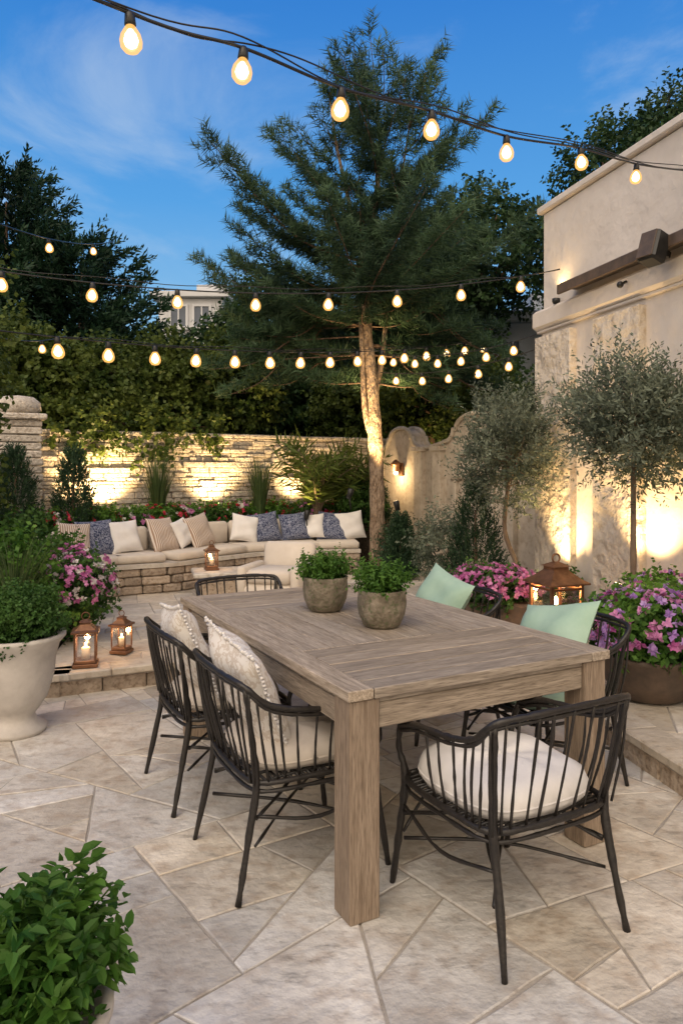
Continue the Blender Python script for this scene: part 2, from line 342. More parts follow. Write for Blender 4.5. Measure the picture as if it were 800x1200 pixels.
ad=N(nt,'ShaderNodeVectorMath',operation='ADD'); nt.links.new(cx.outputs[2],ad.inputs[0]); nt.links.new(sc.outputs[0],ad.inputs[1])
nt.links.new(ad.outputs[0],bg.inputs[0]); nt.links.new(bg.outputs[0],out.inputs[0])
sd=bpy.data.lights.new('sun','SUN'); sd.energy=1.2; sd.angle=R(40); sd.color=(1,.87,.72)
so=bpy.data.objects.new('sun',sd); scene.collection.objects.link(so); so.rotation_euler=(R(38),0,R(-20))

# ---------------------------------------------------------------- camera
cd=bpy.data.cameras.new('camera'); co=bpy.data.objects.new('camera',cd); scene.collection.objects.link(co); scene.camera=co
co.location=(0,0,1.5); co.rotation_euler=(R(90),0,0); cd.lens=25.5; cd.sensor_width=36; cd.shift_y=-50/1200; cd.clip_end=1000; cd.clip_start=.05

# ---------------------------------------------------------------- ground & paving
b=B(); b.add([(-300,-300,-.07),(300,-300,-.07),(300,300,-.07),(-300,300,-.07)],[[0,1,2,3]],M_ground); b.build('ground')
def halfp(poly,p,nrm):
    out=[]
    for k in range(len(poly)):
        a=poly[k]; c=poly[(k+1)%len(poly)]; sa=np.dot(a-p,nrm); sc_=np.dot(c-p,nrm)
        if sa>=0: out.append(a)
        if (sa>=0)!=(sc_>=0): out.append(a+(c-a)*sa/(sa-sc_))
    return out
def area(P):
    P=np.array(P); x,y=P[:,0],P[:,1]; return .5*abs(np.dot(x,np.roll(y,-1))-np.dot(y,np.roll(x,-1)))
def paving(name,conv,z,rot,mat,seed,amin,amax,skew=.35):
    rnd=random.Random(seed); b=B(); b.prism(conv,z-.06,z-.005,M_grout); done=[]
    def rec(P,tgt,depth):
        A=area(P)
        if A<tgt or depth>14:
            done.append(P); return
        Q=np.array(P); c=Q.mean(0); 
        best=None
        for ang in (rot,rot+math.pi/2):
            d=np.array([math.cos(ang),math.sin(ang)]); ex=(Q@d).max()-(Q@d).min()
            if best is None or ex>best[0]: best=(ex,ang)
        ang=best[1]
        u=rnd.random()
        if A<3.0 and u<skew: ang+=rnd.choice((-1,1))*R(rnd.uniform(10,34))
        elif A>4: ang+=R(rnd.uniform(-14,14))
        else: ang+=R(rnd.uniform(-5,5))
        d=np.array([math.cos(ang),math.sin(ang)]); pr=Q@d; f=rnd.uniform(.32,.68); p=c+d*((pr.min()+(pr.max()-pr.min())*f)-c@d)
        for s_ in (1,-1):
            h=halfp(P,p,d*s_)
            if len(h)>=3 and area(h)>.004: rec(h,amin+(amax-amin)*rnd.random()**1.5,depth+1)
    rec([np.array(p,float) for p in conv],amax,0)
    for P in done:
        P=np.array(P); x,y=P[:,0],P[:,1]
        if np.dot(x,np.roll(y,-1))-np.dot(y,np.roll(x,-1))<0: P=P[::-1]
        P=np.array([P[i] for i in range(len(P)) if np.linalg.norm(P[i]-P[i-1])>.012])
        if len(P)<3: continue
        def inset(P,g):
            n=len(P); o_=[]
            for i in range(n):
                a,c,d=P[i-1],P[i],P[(i+1)%n]; e1=norm(c-a); e2=norm(d-c); n1=np.array([-e1[1],e1[0]]); n2=np.array([-e2[1],e2[0]])
                bs=n1+n2; bs=bs/max(np.dot(bs,n1),.35); o_.append(c+bs*g)
            return np.array(o_)
        P=inset(P,.003)
        E=[]
        for i in range(len(P)):
            a,c=P[i],P[(i+1)%len(P)]; l=np.linalg.norm(c-a); k=max(1,int(l/.10)); nn=norm(c-a)[::-1]*np.array([-1,1])
            E.append(a+0*nn)
            for q in range(1,k): E.append(a+(c-a)*q/k+nn*rnd.uniform(.0,.005))
        o1=np.array(E); cc=o1.mean(0); dd=o1-cc; o2=o1-dd/np.maximum(np.linalg.norm(dd,axis=1,keepdims=True),.02)*.005
        m=len(o1); dz=rnd.uniform(-.0018,.0018)
        v=[(p[0],p[1],z-.02) for p in o1]+[(p[0],p[1],z-.003+dz) for p in o1]+[(p[0],p[1],z+dz) for p in o2]
        f=[[r*m+k,r*m+(k+1)%m,(r+1)*m+(k+1)%m,(r+1)*m+k] for r in range(2) for k in range(m)]+[list(range(2*m,3*m))]
        b.add(v,f,mat,False,rnd.random())
    return b.build(name)
paving('patio_paving',[(-7,-1.5),(3.5,-1.5),(3.5,7),(-7,7)],0,R(34),M_slab,33,.035,.36,.34)
BP=[(-1.95,4.75),(1.03,6.12),(1.03,12.6),(-3.2,12.6),(-2.6,8)]
RP=[(1.03,6.12),(2.3,-.6),(7,-.6),(7,12.6),(1.03,12.6)]
paving('terrace_paving',BP,.15,R(20),M_slab2,5,.06,.32,.3)
paving('terrace_paving',RP,.15,R(-14),M_slab2,9,.06,.32,.3)
b=B()
def riser(p,q,z0,z1,mat,bl=.45,out=.0,th=.1):
    L=math.hypot(q[0]-p[0],q[1]-p[1]); d=((q[0]-p[0])/L,(q[1]-p[1])/L); t=0
    while t<L-.02:
        l=min(bl*random.uniform(.6,1.3),L-t); 
        if L-t-l<.1: l=L-t
        c=(p[0]+d[0]*(t+l/2)+d[1]*(-th/2+out),p[1]+d[1]*(t+l/2)-d[0]*(-th/2+out))
        b.box((c[0],c[1],(z0+z1)/2),(l-.006,th+random.uniform(0,.01),z1-z0),mat,math.atan2(d[1],d[0]),.008,random.random()); t+=l
riser((-1.95,4.75),(1.03,6.12),-.01,.102,M_riser,out=-.002); riser((1.03,6.12),(2.3,-.6),-.01,.102,M_riser,out=-.002)
riser((-2.6,8),(-1.95,4.75),-.01,.102,M_riser,out=-.002)
riser((-1.97,4.72),(1.03,6.10),.104,.1535,M_slab2,.6,.015,.2); riser((1.03,6.10),(2.3,-.62),.104,.1535,M_slab2,.6,.015,.2); riser((-2.6,8),(-1.97,4.73),.104,.1535,M_slab2,.6,.015,.2)
b.build('terrace_step')
b=B(); b.prism([(-7,5.0),(-2.05,5.0),(-2.75,8.1),(-3.6,9.3),(-7,9.3)],-.02,.16,M_soil)
riser((-7,4.95),(-2.02,4.95),0,.2,M_riser,.4,0,.12); b.build('planting_bed')

# ---------------------------------------------------------------- stone walls
def ledgewall(name,p,q,z0,z1,th=.3,row=.068,cap=True):
    b=B(); L=math.hypot(q[0]-p[0],q[1]-p[1]); d=((q[0]-p[0])/L,(q[1]-p[1])/L); rz=math.atan2(d[1],d[0])
    b.M=TR(p[0],p[1],0,rz)
    b.box((L/2,.0,(z0+z1)/2),(L,th-.05,z1-z0),M_wback,bev=.001)
    z=z0
    while z<z1-.02:
        h=row*random.uniform(.65,1.35); h=min(h,z1-z); t=-random.random()*.1
        while t<L:
            l=random.uniform(.08,.38); l2=min(l,L-t+.02)
            o_=random.uniform(-.014,.05)
            b.box((t+l2/2,-o_*.5,z+h/2),(l2-.005,th+o_,h-.004),M_wstone,random.uniform(-.03,.03),.010,random.random()); t+=l
        z+=h
    if cap:
        t=0
        while t<L:
            l=random.uniform(.25,.5); b.box((t+l/2,0,z1+.03+random.uniform(-.006,.006)),(l-.006,th+.09+random.uniform(-.02,.03),.055),M_wstone,random.uniform(-.02,.02),.012,random.random()*.6+.3); t+=l
    return b.build(name)
ledgewall('stone_wall',(-4.1,9.0),(.62,12.1),.1,1.95)
ledgewall('stone_wall',(-4.9,-.5),(-4.5,8.3),0,1.9,row=.1)
b=B()
for k in range(22):
    s_=.46+random.uniform(-.02,.02); b.box((-3.78,8.5,.1+.09*k+.045),(s_,s_,.082),M_wstone,R(30)+random.uniform(-.03,.03),.012,random.random())
b.box((-3.78,8.5,2.11),(.56,.56,.07),M_wstone,R(30),.015,.7); b.lathe([(.2,0),(.25,.05),(.24,.14),(.17,.2),(.02,.22)],(-3.78,8.5,2.145),M_wstone,16)
b.build('stone_pillar')

# garden plaster wall with curved gables
b=B(); p=(.62,12.0); q=(2.42,8.35); L=math.hypot(q[0]-p[0],q[1]-p[1]); rz=math.atan2(q[1]-p[1],q[0]-p[0]); b.M=TR(p[0],p[1],0,rz)
prof=[(0,1.80),(.25,1.80)]
def gable(x0,wd,zb,zt):
    o=[(x0,zb),(x0+wd*.06,zb+.02)]
    for a in np.linspace(0,math.pi/2,6): o.append((x0+wd*(.06+.14*math.sin(a)),zb+.02+(zt-zb)*.45*(1-math.cos(a))))
    for a in np.linspace(math.pi,0,12): o.append((x0+wd*(.5+.26*math.cos(a)),zb+(zt-zb)*(.5+.5*math.sin(a))))
    for a in np.linspace(math.pi/2,0,6): o.append((x0+wd*(.94-.14*math.sin(a)),zb+.02+(zt-zb)*.45*(1-math.cos(a))))
    o.append((x0+wd,zb)); return o
prof+=gable(.3,1.2,1.80,2.12)+[(1.7,1.80)]+gable(2.0,1.5,1.85,2.22)+[(L,1.85)]
poly=[(x,z) for x,z in prof]+[(L,.1),(0,.1)]
n=len(poly); v=[(x,-.12,z) for x,z in poly]+[(x,.12,z) for x,z in poly]
b.add(v,[list(range(n)),list(range(2*n-1,n-1,-1))]+[[i,n+i,n+(i+1)%n,(i+1)%n] for i in range(n)],M_gplaster)
b.tube([(x,-.13,z+.01) for x,z in prof],.035,M_gplaster,8); b.tube([(x,.1,z+.01) for x,z in prof],.04,M_gplaster,6)
for x in (.3,1.5,1.98,3.52):
    b.box((x,-.16,.95),(.2,.09,1.7),M_gplaster,0,.01); b.box((x,-.17,1.79),(.26,.13,.07),M_gplaster,0,.01)
for rr,th in ((.42,.05),(.33,.03)):
    b.tube([(2.75+rr*math.cos(a),-.14,1.35+rr*math.sin(a)) for a in np.linspace(0,math.pi,16)],th,M_gplaster,8)
for k in range(9):
    a=math.pi*(k+.5)/9; b.tube([(2.75+.04*math.cos(a),-.13,1.36+.04*math.sin(a)),(2.75+.3*math.cos(a),-.15,1.35+.3*math.sin(a))],[.012,.035],M_gplaster,6)
b.box((2.35,-.14,.75),(.1,.06,1.2),M_gplaster,0,.01); b.box((3.15,-.14,.75),(.1,.06,1.2),M_gplaster,0,.01)
b.build('garden_wall')
wm=TR(p[0],p[1],0,rz)
b=B(); b.M=wm
b.box((.95,-.15,1.5),(.1,.04,.2),M_copper,0,.01); b.lathe([(.02,0),(.06,.03),(.07,.12),(.09,.13),(.015,.2)],(.95,-.24,1.45),M_copper,8); b.sphere((.95,-.24,1.45),.035,M_lamp)
wl=b.build('wall_lamp')
def light(name,kind,loc,power,col=(1,.68,.34),parent=None,tgt=None,size=60,blend=.7,rad=.03):
    d=bpy.data.lights.new(name,kind); d.energy=power; d.color=col
    d.shadow_soft_size=rad
    if kind=='SPOT': d.spot_size=R(size); d.spot_blend=blend
    o=bpy.data.objects.new(name,d); scene.collection.objects.link(o); o.location=loc
    if tgt is not None: o.rotation_euler=(Vector(tgt)-Vector(loc)).to_track_quat('-Z','Y').to_euler()
    if parent: o.parent=parent
    return o
lp=wm@Vector((.95,-.34,1.40)); light('lamp_light','POINT',lp,14,parent=wl)
WARM=(1,.66,.30)
def uplight(loc,tgt,power,size=70,col=WARM):
    b=B(); loc=Vector(loc); d=(Vector(tgt)-loc).normalized()
    b.tube([loc-d*.12,loc-d*.02,loc],[.03,.04,.04],M_blackm,12); b.tube([loc-d*.02,loc+d*.002],[.034,.034],M_lamp,12)
    b.tube([(loc.x,loc.y,loc.z-.25),loc-d*.1],.01,M_blackm,6)
    o=b.build('garden_uplight'); light('uplight_lamp','SPOT',loc+d*.02,power,col,o,tgt,size,.8)
# ---------------------------------------------------------------- building right
A=np.array([2.07,7.5]); wd=np.array([.26,-.966]); brz=math.atan2(wd[1],wd[0])
bw=bpy.data.objects.new('stucco_house',None); scene.collection.objects.link(bw)
BM=TR(A[0],A[1],0,brz)
def bb(): 
    x=B(); x.M=BM; return x
b=bb(); b.box((4.5,2.5,1.5),(9,5,2.85),M_plaster,0,.01)
b.box((4.5,2.5,3.63),(8.98,4.98,1.0),M_plaster,0,.01); b.build('walls',bw)
b=bb(); b.box((4.5,2.5,3.03),(9.16,5.16,.20),M_plaster,0,.03); b.box((4.5,2.5,2.915),(9.08,5.08,.03),M_plaster,0,.01); b.build('cornice',bw)
b=bb(); b.box((4.5,2.5,4.17),(9.08,5.08,.07),M_plaster,0,.012); b.build('coping',bw)
b=bb()
for x0,x1 in ((-.02,.62),(.98,1.62),(2.3,3.2),(4.2,5.2)):
    b.box(((x0+x1)/2,-.03,1.5),(x1-x0,.09,2.7),M_plaster_rough,0,.008)
b.build('wall_panels',bw)
b=bb(); b.box((5.6,-.01,1.25),(.95,.06,2.1),M_teakz,0,.01); b.build('door',bw)
b=bb(); b.box((2.5,-.05,3.235),(3.8,.26,.05),M_teakx,0,.01); b.box((2.5,-.185,3.20),(3.8,.03,.09),M_bowl,0,.005); b.build('awning')
b=B(); b.M=BM@TR(2.05,-.27,3.16,R(12),R(-18)); b.box((0,0,0),(.17,.15,.24),M_blackm,0,.02); b.box((0,-.078,0),(.14,.012,.21),M_bowl,0,.006); b.box((0,.11,.02),(.04,.12,.05),M_blackm)
b.build('outdoor_speaker')
b=B(); b.M=BM@TR(1.5,-.16,3.03); b.sphere((0,0,0),.028,M_blackm); b.tube([(0,0,.0),(0,.06,.03)],.012,M_blackm); b.build('security_camera')
def wp(x,y,z): v=BM@Vector((x,y,z)); return (v.x,v.y,v.z)
uplight(wp(.60,-.36,.45),wp(.60,-.02,1.5),150,95); uplight(wp(1.76,-.36,.60),wp(1.76,-.02,1.6),150,95)
uplight(wp(3.3,-.30,.42),wp(3.3,0,1.6),80,80)
for x_ in (.35,2.9):
    o_=bb(); o_.lathe([(.03,0),(.04,.02),(.04,.05),(.01,.06)],(x_,-.05,3.132),M_blackm,10); oo=o_.build('garden_uplight'); light('uplight_lamp','SPOT',wp(x_,-.07,3.24),9,WARM,oo,wp(x_+.2,.03,4.2),125,.9)

# ---------------------------------------------------------------- distant houses
def house(name,x0,x1,y,zt,col,wins,dep=6):
    e_=bpy.data.objects.new(name,None); scene.collection.objects.link(e_)
    m=surf(name+'_paint',tuple(c*.9 for c in col),col,3,.8,0)
    b=B(); b.box(((x0+x1)/2,y+dep/2,zt/2),(x1-x0,dep,zt),m,0,.02); b.build('walls',e_)
    b=B(); b.box(((x0+x1)/2,y+dep/2,zt+.1),(x1-x0+.5,dep+.5,.2),m,0,.02); b.box(((x0+x1)/2+.4,y+dep/2+.3,zt+.55),((x1-x0)*.5,dep*.5,.75),m,0,.02); b.build('roof',e_)
    b=B(); mg=surf(name+'_window',(.05,.07,.1),(.08,.1,.14),3,.15,0)
    for (wx,wz,ww,wh) in wins:
        b.box((wx,y-.01,wz),(ww,.06,wh),mg); 
        for s_ in (-1,1): b.box((wx+s_*(ww/2+.04),y-.03,wz),(.08,.1,wh+.16),m)
        b.box((wx,y-.03,wz+wh/2+.04),(ww,.1,.08),m); b.box((wx,y-.05,wz-wh/2-.05),(ww+.3,.16,.1),m); b.box((wx,y-.045,wz),(.05,.05,wh),m)
    b.build('windows',e_)
house('white_house',-6.3,-4.1,25,7.4,(.55,.56,.58),[(-5.6,6.75,.5,.7),(-4.8,6.75,.5,.7),(-5.6,4.8,.6,.9),(-4.8,4.8,.6,.9)])
house('neighbouring_house',2.9,6.5,14.8,4.5,(.42,.46,.50),[(3.4,3.7,.4,.8),(4.2,3.7,.4,.8),(5.4,3.6,.5,.9)],4)

# ---------------------------------------------------------------- trees
def crown_tree(name,trunk,ells,lm,M,K,ll,lw,L,bark=M_bark,tr=(.16,.08),droop=.0,up=.3,limbs=8,spread=.75,rmin=.45):
    b=B(); P=catmull(trunk,6); b.tube(P,[tr[0],tr[1]],bark,10,wob=.06)
    tot=sum(e_[3]*e_[4]*e_[5] for e_ in ells)**1.0
    for e_ in ells:
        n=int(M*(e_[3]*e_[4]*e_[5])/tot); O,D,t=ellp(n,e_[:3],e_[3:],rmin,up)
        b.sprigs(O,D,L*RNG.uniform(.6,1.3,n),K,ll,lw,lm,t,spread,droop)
        for k in range(limbs):
            q=O[RNG.integers(n)]; s_=P[int(len(P)*random.uniform(.5,.98))]; md=(s_+q)/2+np.array([0,0,.1])
            b.tube(catmull([s_,md,q],4),[tr[1]*.6,tr[1]*.12],bark,6)
    return b.build(name)
b=B(); 
for (cx,cy,h,rr) in ((-6.0,13,7.0,2.0),(-4.65,13,5.7,1.8),(-7.5,12.6,6.6,1.8)):
    b.tube([(cx,cy,0),(cx,cy,h*.5),(cx,cy,h*.9)],[.2,.1,.015],M_bark,8)
    nb=int(120*h/7)
    for k in range(nb):
        u=k/nb; z=.9+(h-1.0)*u; az=k*2.4+random.uniform(-.3,.3); Lb=rr*(1-u**1.6)**.8*random.uniform(.65,1.2)+.14
        dr=np.array([math.cos(az),math.sin(az),0]); m=max(12,int(Lb*38))
        tt=np.linspace(.1,1,m)+RNG.uniform(-.03,.03,m); rise=.45+.45*u
        lat=RNG.normal(size=m)*.2*Lb*.6*(1.15-tt)
        O=np.array([cx,cy,z])+dr*(Lb*tt)[:,None]+np.array([-dr[1],dr[0],0])*lat[:,None]; O[:,2]+=Lb*rise*tt**1.3-.12+RNG.normal(size=m)*.05
        D=norm(dr*.9+np.array([0,0,rise*.8])+RNG.normal(size=(m,3))*.25)
        b.sprigs(O,D,.4*RNG.uniform(.6,1.2,m),11,.15,.042,L_cyp,(random.uniform(.0,.7)+.25*(tt-.5)+.1*u).clip(0,1),.42,.18)
b.build('cypress_tree')
crown_tree('leafy_tree',[(-2.2,14,0),(-2.1,14,2.5),(-2.0,14,4)],[(-2.9,14,2.6,1.1,1.1,1.3),(-1.3,14.2,3.7,1.0,1.1,1.5),(-4.0,13.2,2.5,1,1,1.1),(-2.0,13.6,3.5,.7,.8,.9),(-.3,14,3.2,1,1,1.3)],L_broad,4600,12,.13,.07,.35)
crown_tree('leafy_tree',[(2.3,14.5,0),(2.4,14.5,3),(2.5,14.5,5.5)],[(1.5,14,3.4,1.2,1.1,1.9),(2.75,14,5.6,.95,1.0,1.25),(1.9,14,5.0,.9,1,1.2),(.4,14.4,2.9,1.3,1.2,1.5),(2.5,13,2.4,.8,.9,1.2)],L_broad,5200,12,.13,.07,.35)
crown_tree('leafy_tree',[(5.2,12.5,0),(5.1,12.5,3),(5.0,12.5,5.5)],[(4.9,12.5,6.1,1.1,1.1,1.2),(6.0,12.5,6.7,1.2,1.2,1.3),(5.6,12.5,5.0,1.5,1.3,1.3),(3.9,12.5,5.2,.7,.8,.8)],L_broad,4400,12,.12,.06,.35)
crown_tree('climbing_shrub',[(-3.0,10.6,0),(-2.9,10.5,1.6),(-2.7,10.4,2.4)],[(-3.5,10.0,2.55,.75,.5,.65),(-2.6,10.7,2.6,.8,.5,.75),(-1.7,11.2,2.7,.7,.5,.8),(-4.3,9.6,2.6,.7,.5,.8),(-3.45,9.30,2.02,.55,.24,.32),(-2.75,9.80,1.98,.50,.24,.38),(-2.1,10.25,2.02,.40,.22,.25)],L_ivy,4900,11,.085,.06,.25,tr=(.06,.03),rmin=.3)
crown_tree('climbing_shrub',[(1.4,12,0),(1.5,12,2),(1.5,12,3)],[(1.3,12.1,2.6,.7,.5,.8),(2.1,11.3,2.5,.6,.5,.7),(.3,12.8,2.5,.8,.5,.7)],L_ivy,2000,11,.085,.06,.25,tr=(.06,.03),rmin=.3)
crown_tree('climbing_ivy',[(-3.3,5.9,0),(-3.3,5.9,1.8),(-3.35,6,3)],[(-3.24,6.0,2.5,.38,.4,1.1),(-3.45,6.2,1.3,.4,.5,.9)],L_ivy,1500,10,.07,.05,.2,tr=(.05,.02),rmin=.3)
b=B()
for k in range(30):
    x_=-17+k*1.12+random.uniform(-.5,.5); y_=17.5+random.uniform(-1.5,2.5); h_=random.uniform(1.1,2.3)+ (1.0 if x_<-7 else 0); rw=random.uniform(.9,1.5)
    b.tube([(x_,y_,-.03),(x_+.1,y_,2.5)],[.14,.08],M_bark,7)
    O,D,t=ellp(260,(x_,y_,2.2),(rw,1.1,h_),.4,.3); b.sprigs(O,D,.5,10,.2,.12,L_broad,(t-random.uniform(0,.3)).clip(0,1))
b.build('background_trees')

# pine
b=B(); PT=catmull([(.47,9.5,.1),(.46,9.5,1.4),(.40,9.48,2.5),(.32,9.5,3.5),(.40,9.5,4.6),(.50,9.5,5.6),(.45,9.5,6.4)],8)
b.tube(PT,[.105,.095,.085,.07,.045,.025,.01],M_pbark,16,wob=.10)
P2=catmull([(.40,9.5,2.3),(.55,9.55,3.1),(.66,9.55,4.4),(.93,9.5,6.3)],6); b.tube(P2,[.045,.035,.022,.008],M_pbark,8,wob=.05)
P3=catmull([(.36,9.5,3.8),(.14,9.45,4.8),(-.06,9.45,5.7),(-.15,9.45,6.3)],6); b.tube(P3,[.04,.03,.018,.008],M_pbark,8,wob=.05)
P4=catmull([(.44,9.5,1.75),(.30,9.42,2.3),(.26,9.42,3.2),(.2,9.45,3.8)],5); b.tube(P4,[.045,.035,.03,.015],M_pbark,8,wob=.08)
zs=[2.2,2.9,3.6,4.3,4.9,5.4,5.9,6.4,6.9]; ws=[1.1,1.6,2.0,2.1,1.65,1.2,.85,.5,.25]
Os=[];Ds=[];Ts=[]
def pinebranch(s0,az,Lb,el,st=.12,base=None):
    dr=np.array([math.cos(az),math.sin(az)*.85,0]); el0=el+random.uniform(-.08,.08)
    kink=np.array([-dr[1],dr[0],0])*random.uniform(-.12,.12)*Lb
    p1=s0+dr*Lb*.45+np.array([0,0,Lb*.45*math.tan(el0)-.05])+kink; p2=s0+dr*Lb+np.array([0,0,Lb*math.tan(el0)+.18*Lb])
    P=catmull([s0,p1,p2],8); b.tube(P,[.006+.006*Lb,.003],M_bark,5)
    side=np.array([-dr[1],dr[0],0]); n=max(5,int(Lb/.07)); base=random.uniform(.05,.8) if base is None else base
    for k in range(n):
        t=st+(1-st)*(k+random.random()*.6)/n; t=min(t,1); i=min(int(t*(len(P)-1)),len(P)-2); o=P[i]
        for sg in (-1,1):
            l=(.13+.44*Lb*.5*(1-.75*t)*min(1,t*2.5))*random.uniform(.6,1.2)
            d=norm(dr*.75+side*sg*random.uniform(.4,1)+np.array([0,0,random.uniform(-.05,.45)]))
            m=max(2,int(l/.075))
            for q in range(m):
                oo=o+d*l*(q+.4)/m+np.array([0,0,random.uniform(-.02,.04)])
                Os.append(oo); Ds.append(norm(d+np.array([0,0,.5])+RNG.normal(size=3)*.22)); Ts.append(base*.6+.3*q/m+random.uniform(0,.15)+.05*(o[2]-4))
    for q in range(4): Os.append(P[-1]+RNG.normal(size=3)*.04); Ds.append(norm(dr+np.array([0,0,.9]))); Ts.append(base+.2)
# whorled tiers with gaps between them
z=2.85; k=0
while z<6.6:
    nb=random.randint(9,12) if z<5.2 else random.randint(6,8)
    if z<3.3: nb=6
    for j in range(nb):
        src=PT if z<4.1 else random.choice([PT,P2,P3])
        zz=z+random.uniform(-.10,.10)
        s0=src[np.argmin(np.abs(src[:,2]-zz+.15))].copy(); az=k*1.3+j*2*math.pi/nb+random.uniform(-.35,.35)
        if z<3.3 and math.sin(az)<-.2: az=-az
        wv=np.interp(zz,zs,ws)*random.choice([.5,.78,.95,1.12])*random.uniform(.9,1.05)
        if src is not PT: wv*=.7
        pinebranch(s0,az,wv,np.interp(zz,[2.7,4,5.2,6.5],[.10,.26,.5,1.0]),.14)
    z+=np.interp(z,[2.8,4.5,6.5],[.36,.33,.24]); k+=1
for k in range(24):
    sg=random.choice((-1,1)); az=(0 if sg>0 else math.pi)+random.uniform(-.9,.9); 
    z=random.uniform(2.9,3.8); i=np.argmin(np.abs(PT[:,2]-z)); r0=random.uniform(.5,1.1); dr=np.array([math.cos(az),abs(math.sin(az))*.8,0])
    s0=PT[i]+dr*r0+np.array([0,0,-.05]); pinebranch(s0,az,random.uniform(.6,1.05),random.uniform(-.75,-.3),.05)
    b.tube([PT[i],s0],[.012,.008],M_bark,5)
Os=np.array(Os);Ds=np.array(Ds);Ts=np.array(Ts).clip(0,1)
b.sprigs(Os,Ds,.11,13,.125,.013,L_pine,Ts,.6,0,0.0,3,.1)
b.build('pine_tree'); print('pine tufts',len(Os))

def olive(cx,cy,z0,zc,rx,rz_,bend,M):
    b=B(); P=catmull([(cx+bend,cy,z0),(cx+bend*1.2,cy,z0+.35),(cx-bend*.3,cy,(z0+zc)/2),(cx,cy,zc-rz_*.5),(cx,cy,zc)],6)
    b.tube(P,[.035,.024,.022,.018,.012],M_obark,9,wob=.1)
    O,D,t=ellp(M,(cx,cy,zc),(rx*.8,rx*.75,rz_*.82),.12,.75,.5)
    b.sprigs(O,D,RNG.uniform(.1,.34,M),12,.055,.016,L_olive,t,.55,0,.05,4,.3)
    for k in range(30):
        q=O[RNG.integers(M)]; s_=P[int(len(P)*random.uniform(.68,.98))]; b.tube(catmull([s_,(s_+q)/2+np.array([0,0,-.03]),q],3),[.009,.002],M_obark,5)
    b.build('olive_tree')
olive(1.60,7.0,.15,1.66,.49,.66,.09,1250)
olive(2.13,5.3,.15,1.82,.56,.5,.0,1450)

# ---------------------------------------------------------------- plants
def bush(name,c,r,lm,M,K=9,ll=.05,lw=.03,L=.12,fl=None,nf=0,fs=.035,up=.4,rmin=.25,pot=None,spread=.75,kind=4):
    b=B()
    if pot: pot(b)
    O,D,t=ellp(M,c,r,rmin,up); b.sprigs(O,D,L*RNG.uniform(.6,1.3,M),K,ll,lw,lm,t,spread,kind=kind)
    for k in range(6): 
        q=O[RNG.integers(M)]; b.tube([(c[0],c[1],c[2]-r[2]*.9),q],[.008,.003],M_bark,5)
    if fl:
        for fmat in (fl if isinstance(fl,list) else [fl]):
            d=norm(RNG.normal(size=(nf,3))); d[:,2]=np.abs(d[:,2])*1.0-.1; d=norm(d); O2=np.array(c)+d*np.array(r)*RNG.uniform(.95,1.28,(nf,1))
            b.sprigs(O2,d,.012,10,fs,fs*.85,fmat,RNG.random(nf),.82,0,0,4,0)
    return b.build(name)
def conebush(c,r,h,lm=L_conif):
    b=B(); n=800; z=RNG.random(n)**1.2; a=RNG.random(n)*6.283; rr=r*(1-z)**.7*RNG.uniform(.5,1.05,n)
    O=np.stack([c[0]+rr*np.cos(a),c[1]+rr*np.sin(a),c[2]+z*h],1); D=np.stack([np.cos(a)*.5,np.sin(a)*.5,np.ones(n)],1)
    b.sprigs(O,D,.16,10,.045,.016,lm,RNG.random(n)*.8,.45,0,.05,3); b.tube([(c[0],c[1],c[2]-.05),(c[0],c[1],c[2]+h*.8)],[.03,.01],M_bark,6)
    b.build('conifer_shrub')
def grass(name,c,n,h,sp,mat=L_grass,wd_=.012,bend=.5):
    b=B(); v=[];t=[]
    for k in range(n):
        a=random.random()*6.283; r0=random.random()*sp*.25; d=np.array([math.cos(a),math.sin(a),0]); o=np.array(c)+d*r0; H=h*random.uniform(.6,1.05); s_=sp*random.uniform(.3,1); sd_=np.array([-d[1],d[0],0])*wd_/2
        tt=random.random(); pr=[]
        for q in range(5):
            u=q/4; pr.append((o+d*s_*u**2+np.array([0,0,H*(u-bend*.3*u**3)]),(1-u**2)))
        for q in range(4):
            (p0,w0),(p1,w1)=pr[q],pr[q+1]; v+=[p0-sd_*w0,p0+sd_*w0,p1+sd_*w1,p1-sd_*w1]; t.append(tt)
    b.addk(np.array(v),4,mat,np.array(t)); return b.build(name)
def palm(name,c,n,h,sp):
    b=B(); Os_=[];Ds_=[];
    for k in range(n):
        a=k*2.4+random.random()*.5; d=np.array([math.cos(a),math.sin(a),0]); H=h*random.uniform(.55,1.05); s_=sp*random.uniform(.6,1)
        pts=[np.array(c)+d*s_*u**1.5+np.array([0,0,H*(1.5*u-.62*u*u)]) for u in np.linspace(0,1,9)]
        b.tube(pts,[.01,.003],M_obark,5)
        for q in range(3,9):
            tdir=norm(pts[q]-pts[q-1]); Os_.append(pts[q-1]); Ds_.append(tdir)
    b.sprigs(np.array(Os_),np.array(Ds_),.12,8,.24,.026,L_ivy,RNG.random(len(Os_))*.6+.4,.6,.15,0,4,.1)
    return b.build(name)
bf=catmull([(-2.62,7.35,0),(-2.35,7.75,0),(-1.85,8.05,0),(-1.5,8.5,0),(-1.0,9.0,0),(-.35,9.28,0),(.24,9.36,0)],5)[:,:2]
def offs(P,d):
    T=norm(np.gradient(P,axis=0)); Nn=np.stack([-T[:,1],T[:,0]],1); return P+Nn*d
bo=offs(bf,.6); br=offs(bf,.76)
e_=bpy.data.objects.new('stone_bench',None); scene.collection.objects.link(e_)
b=B()
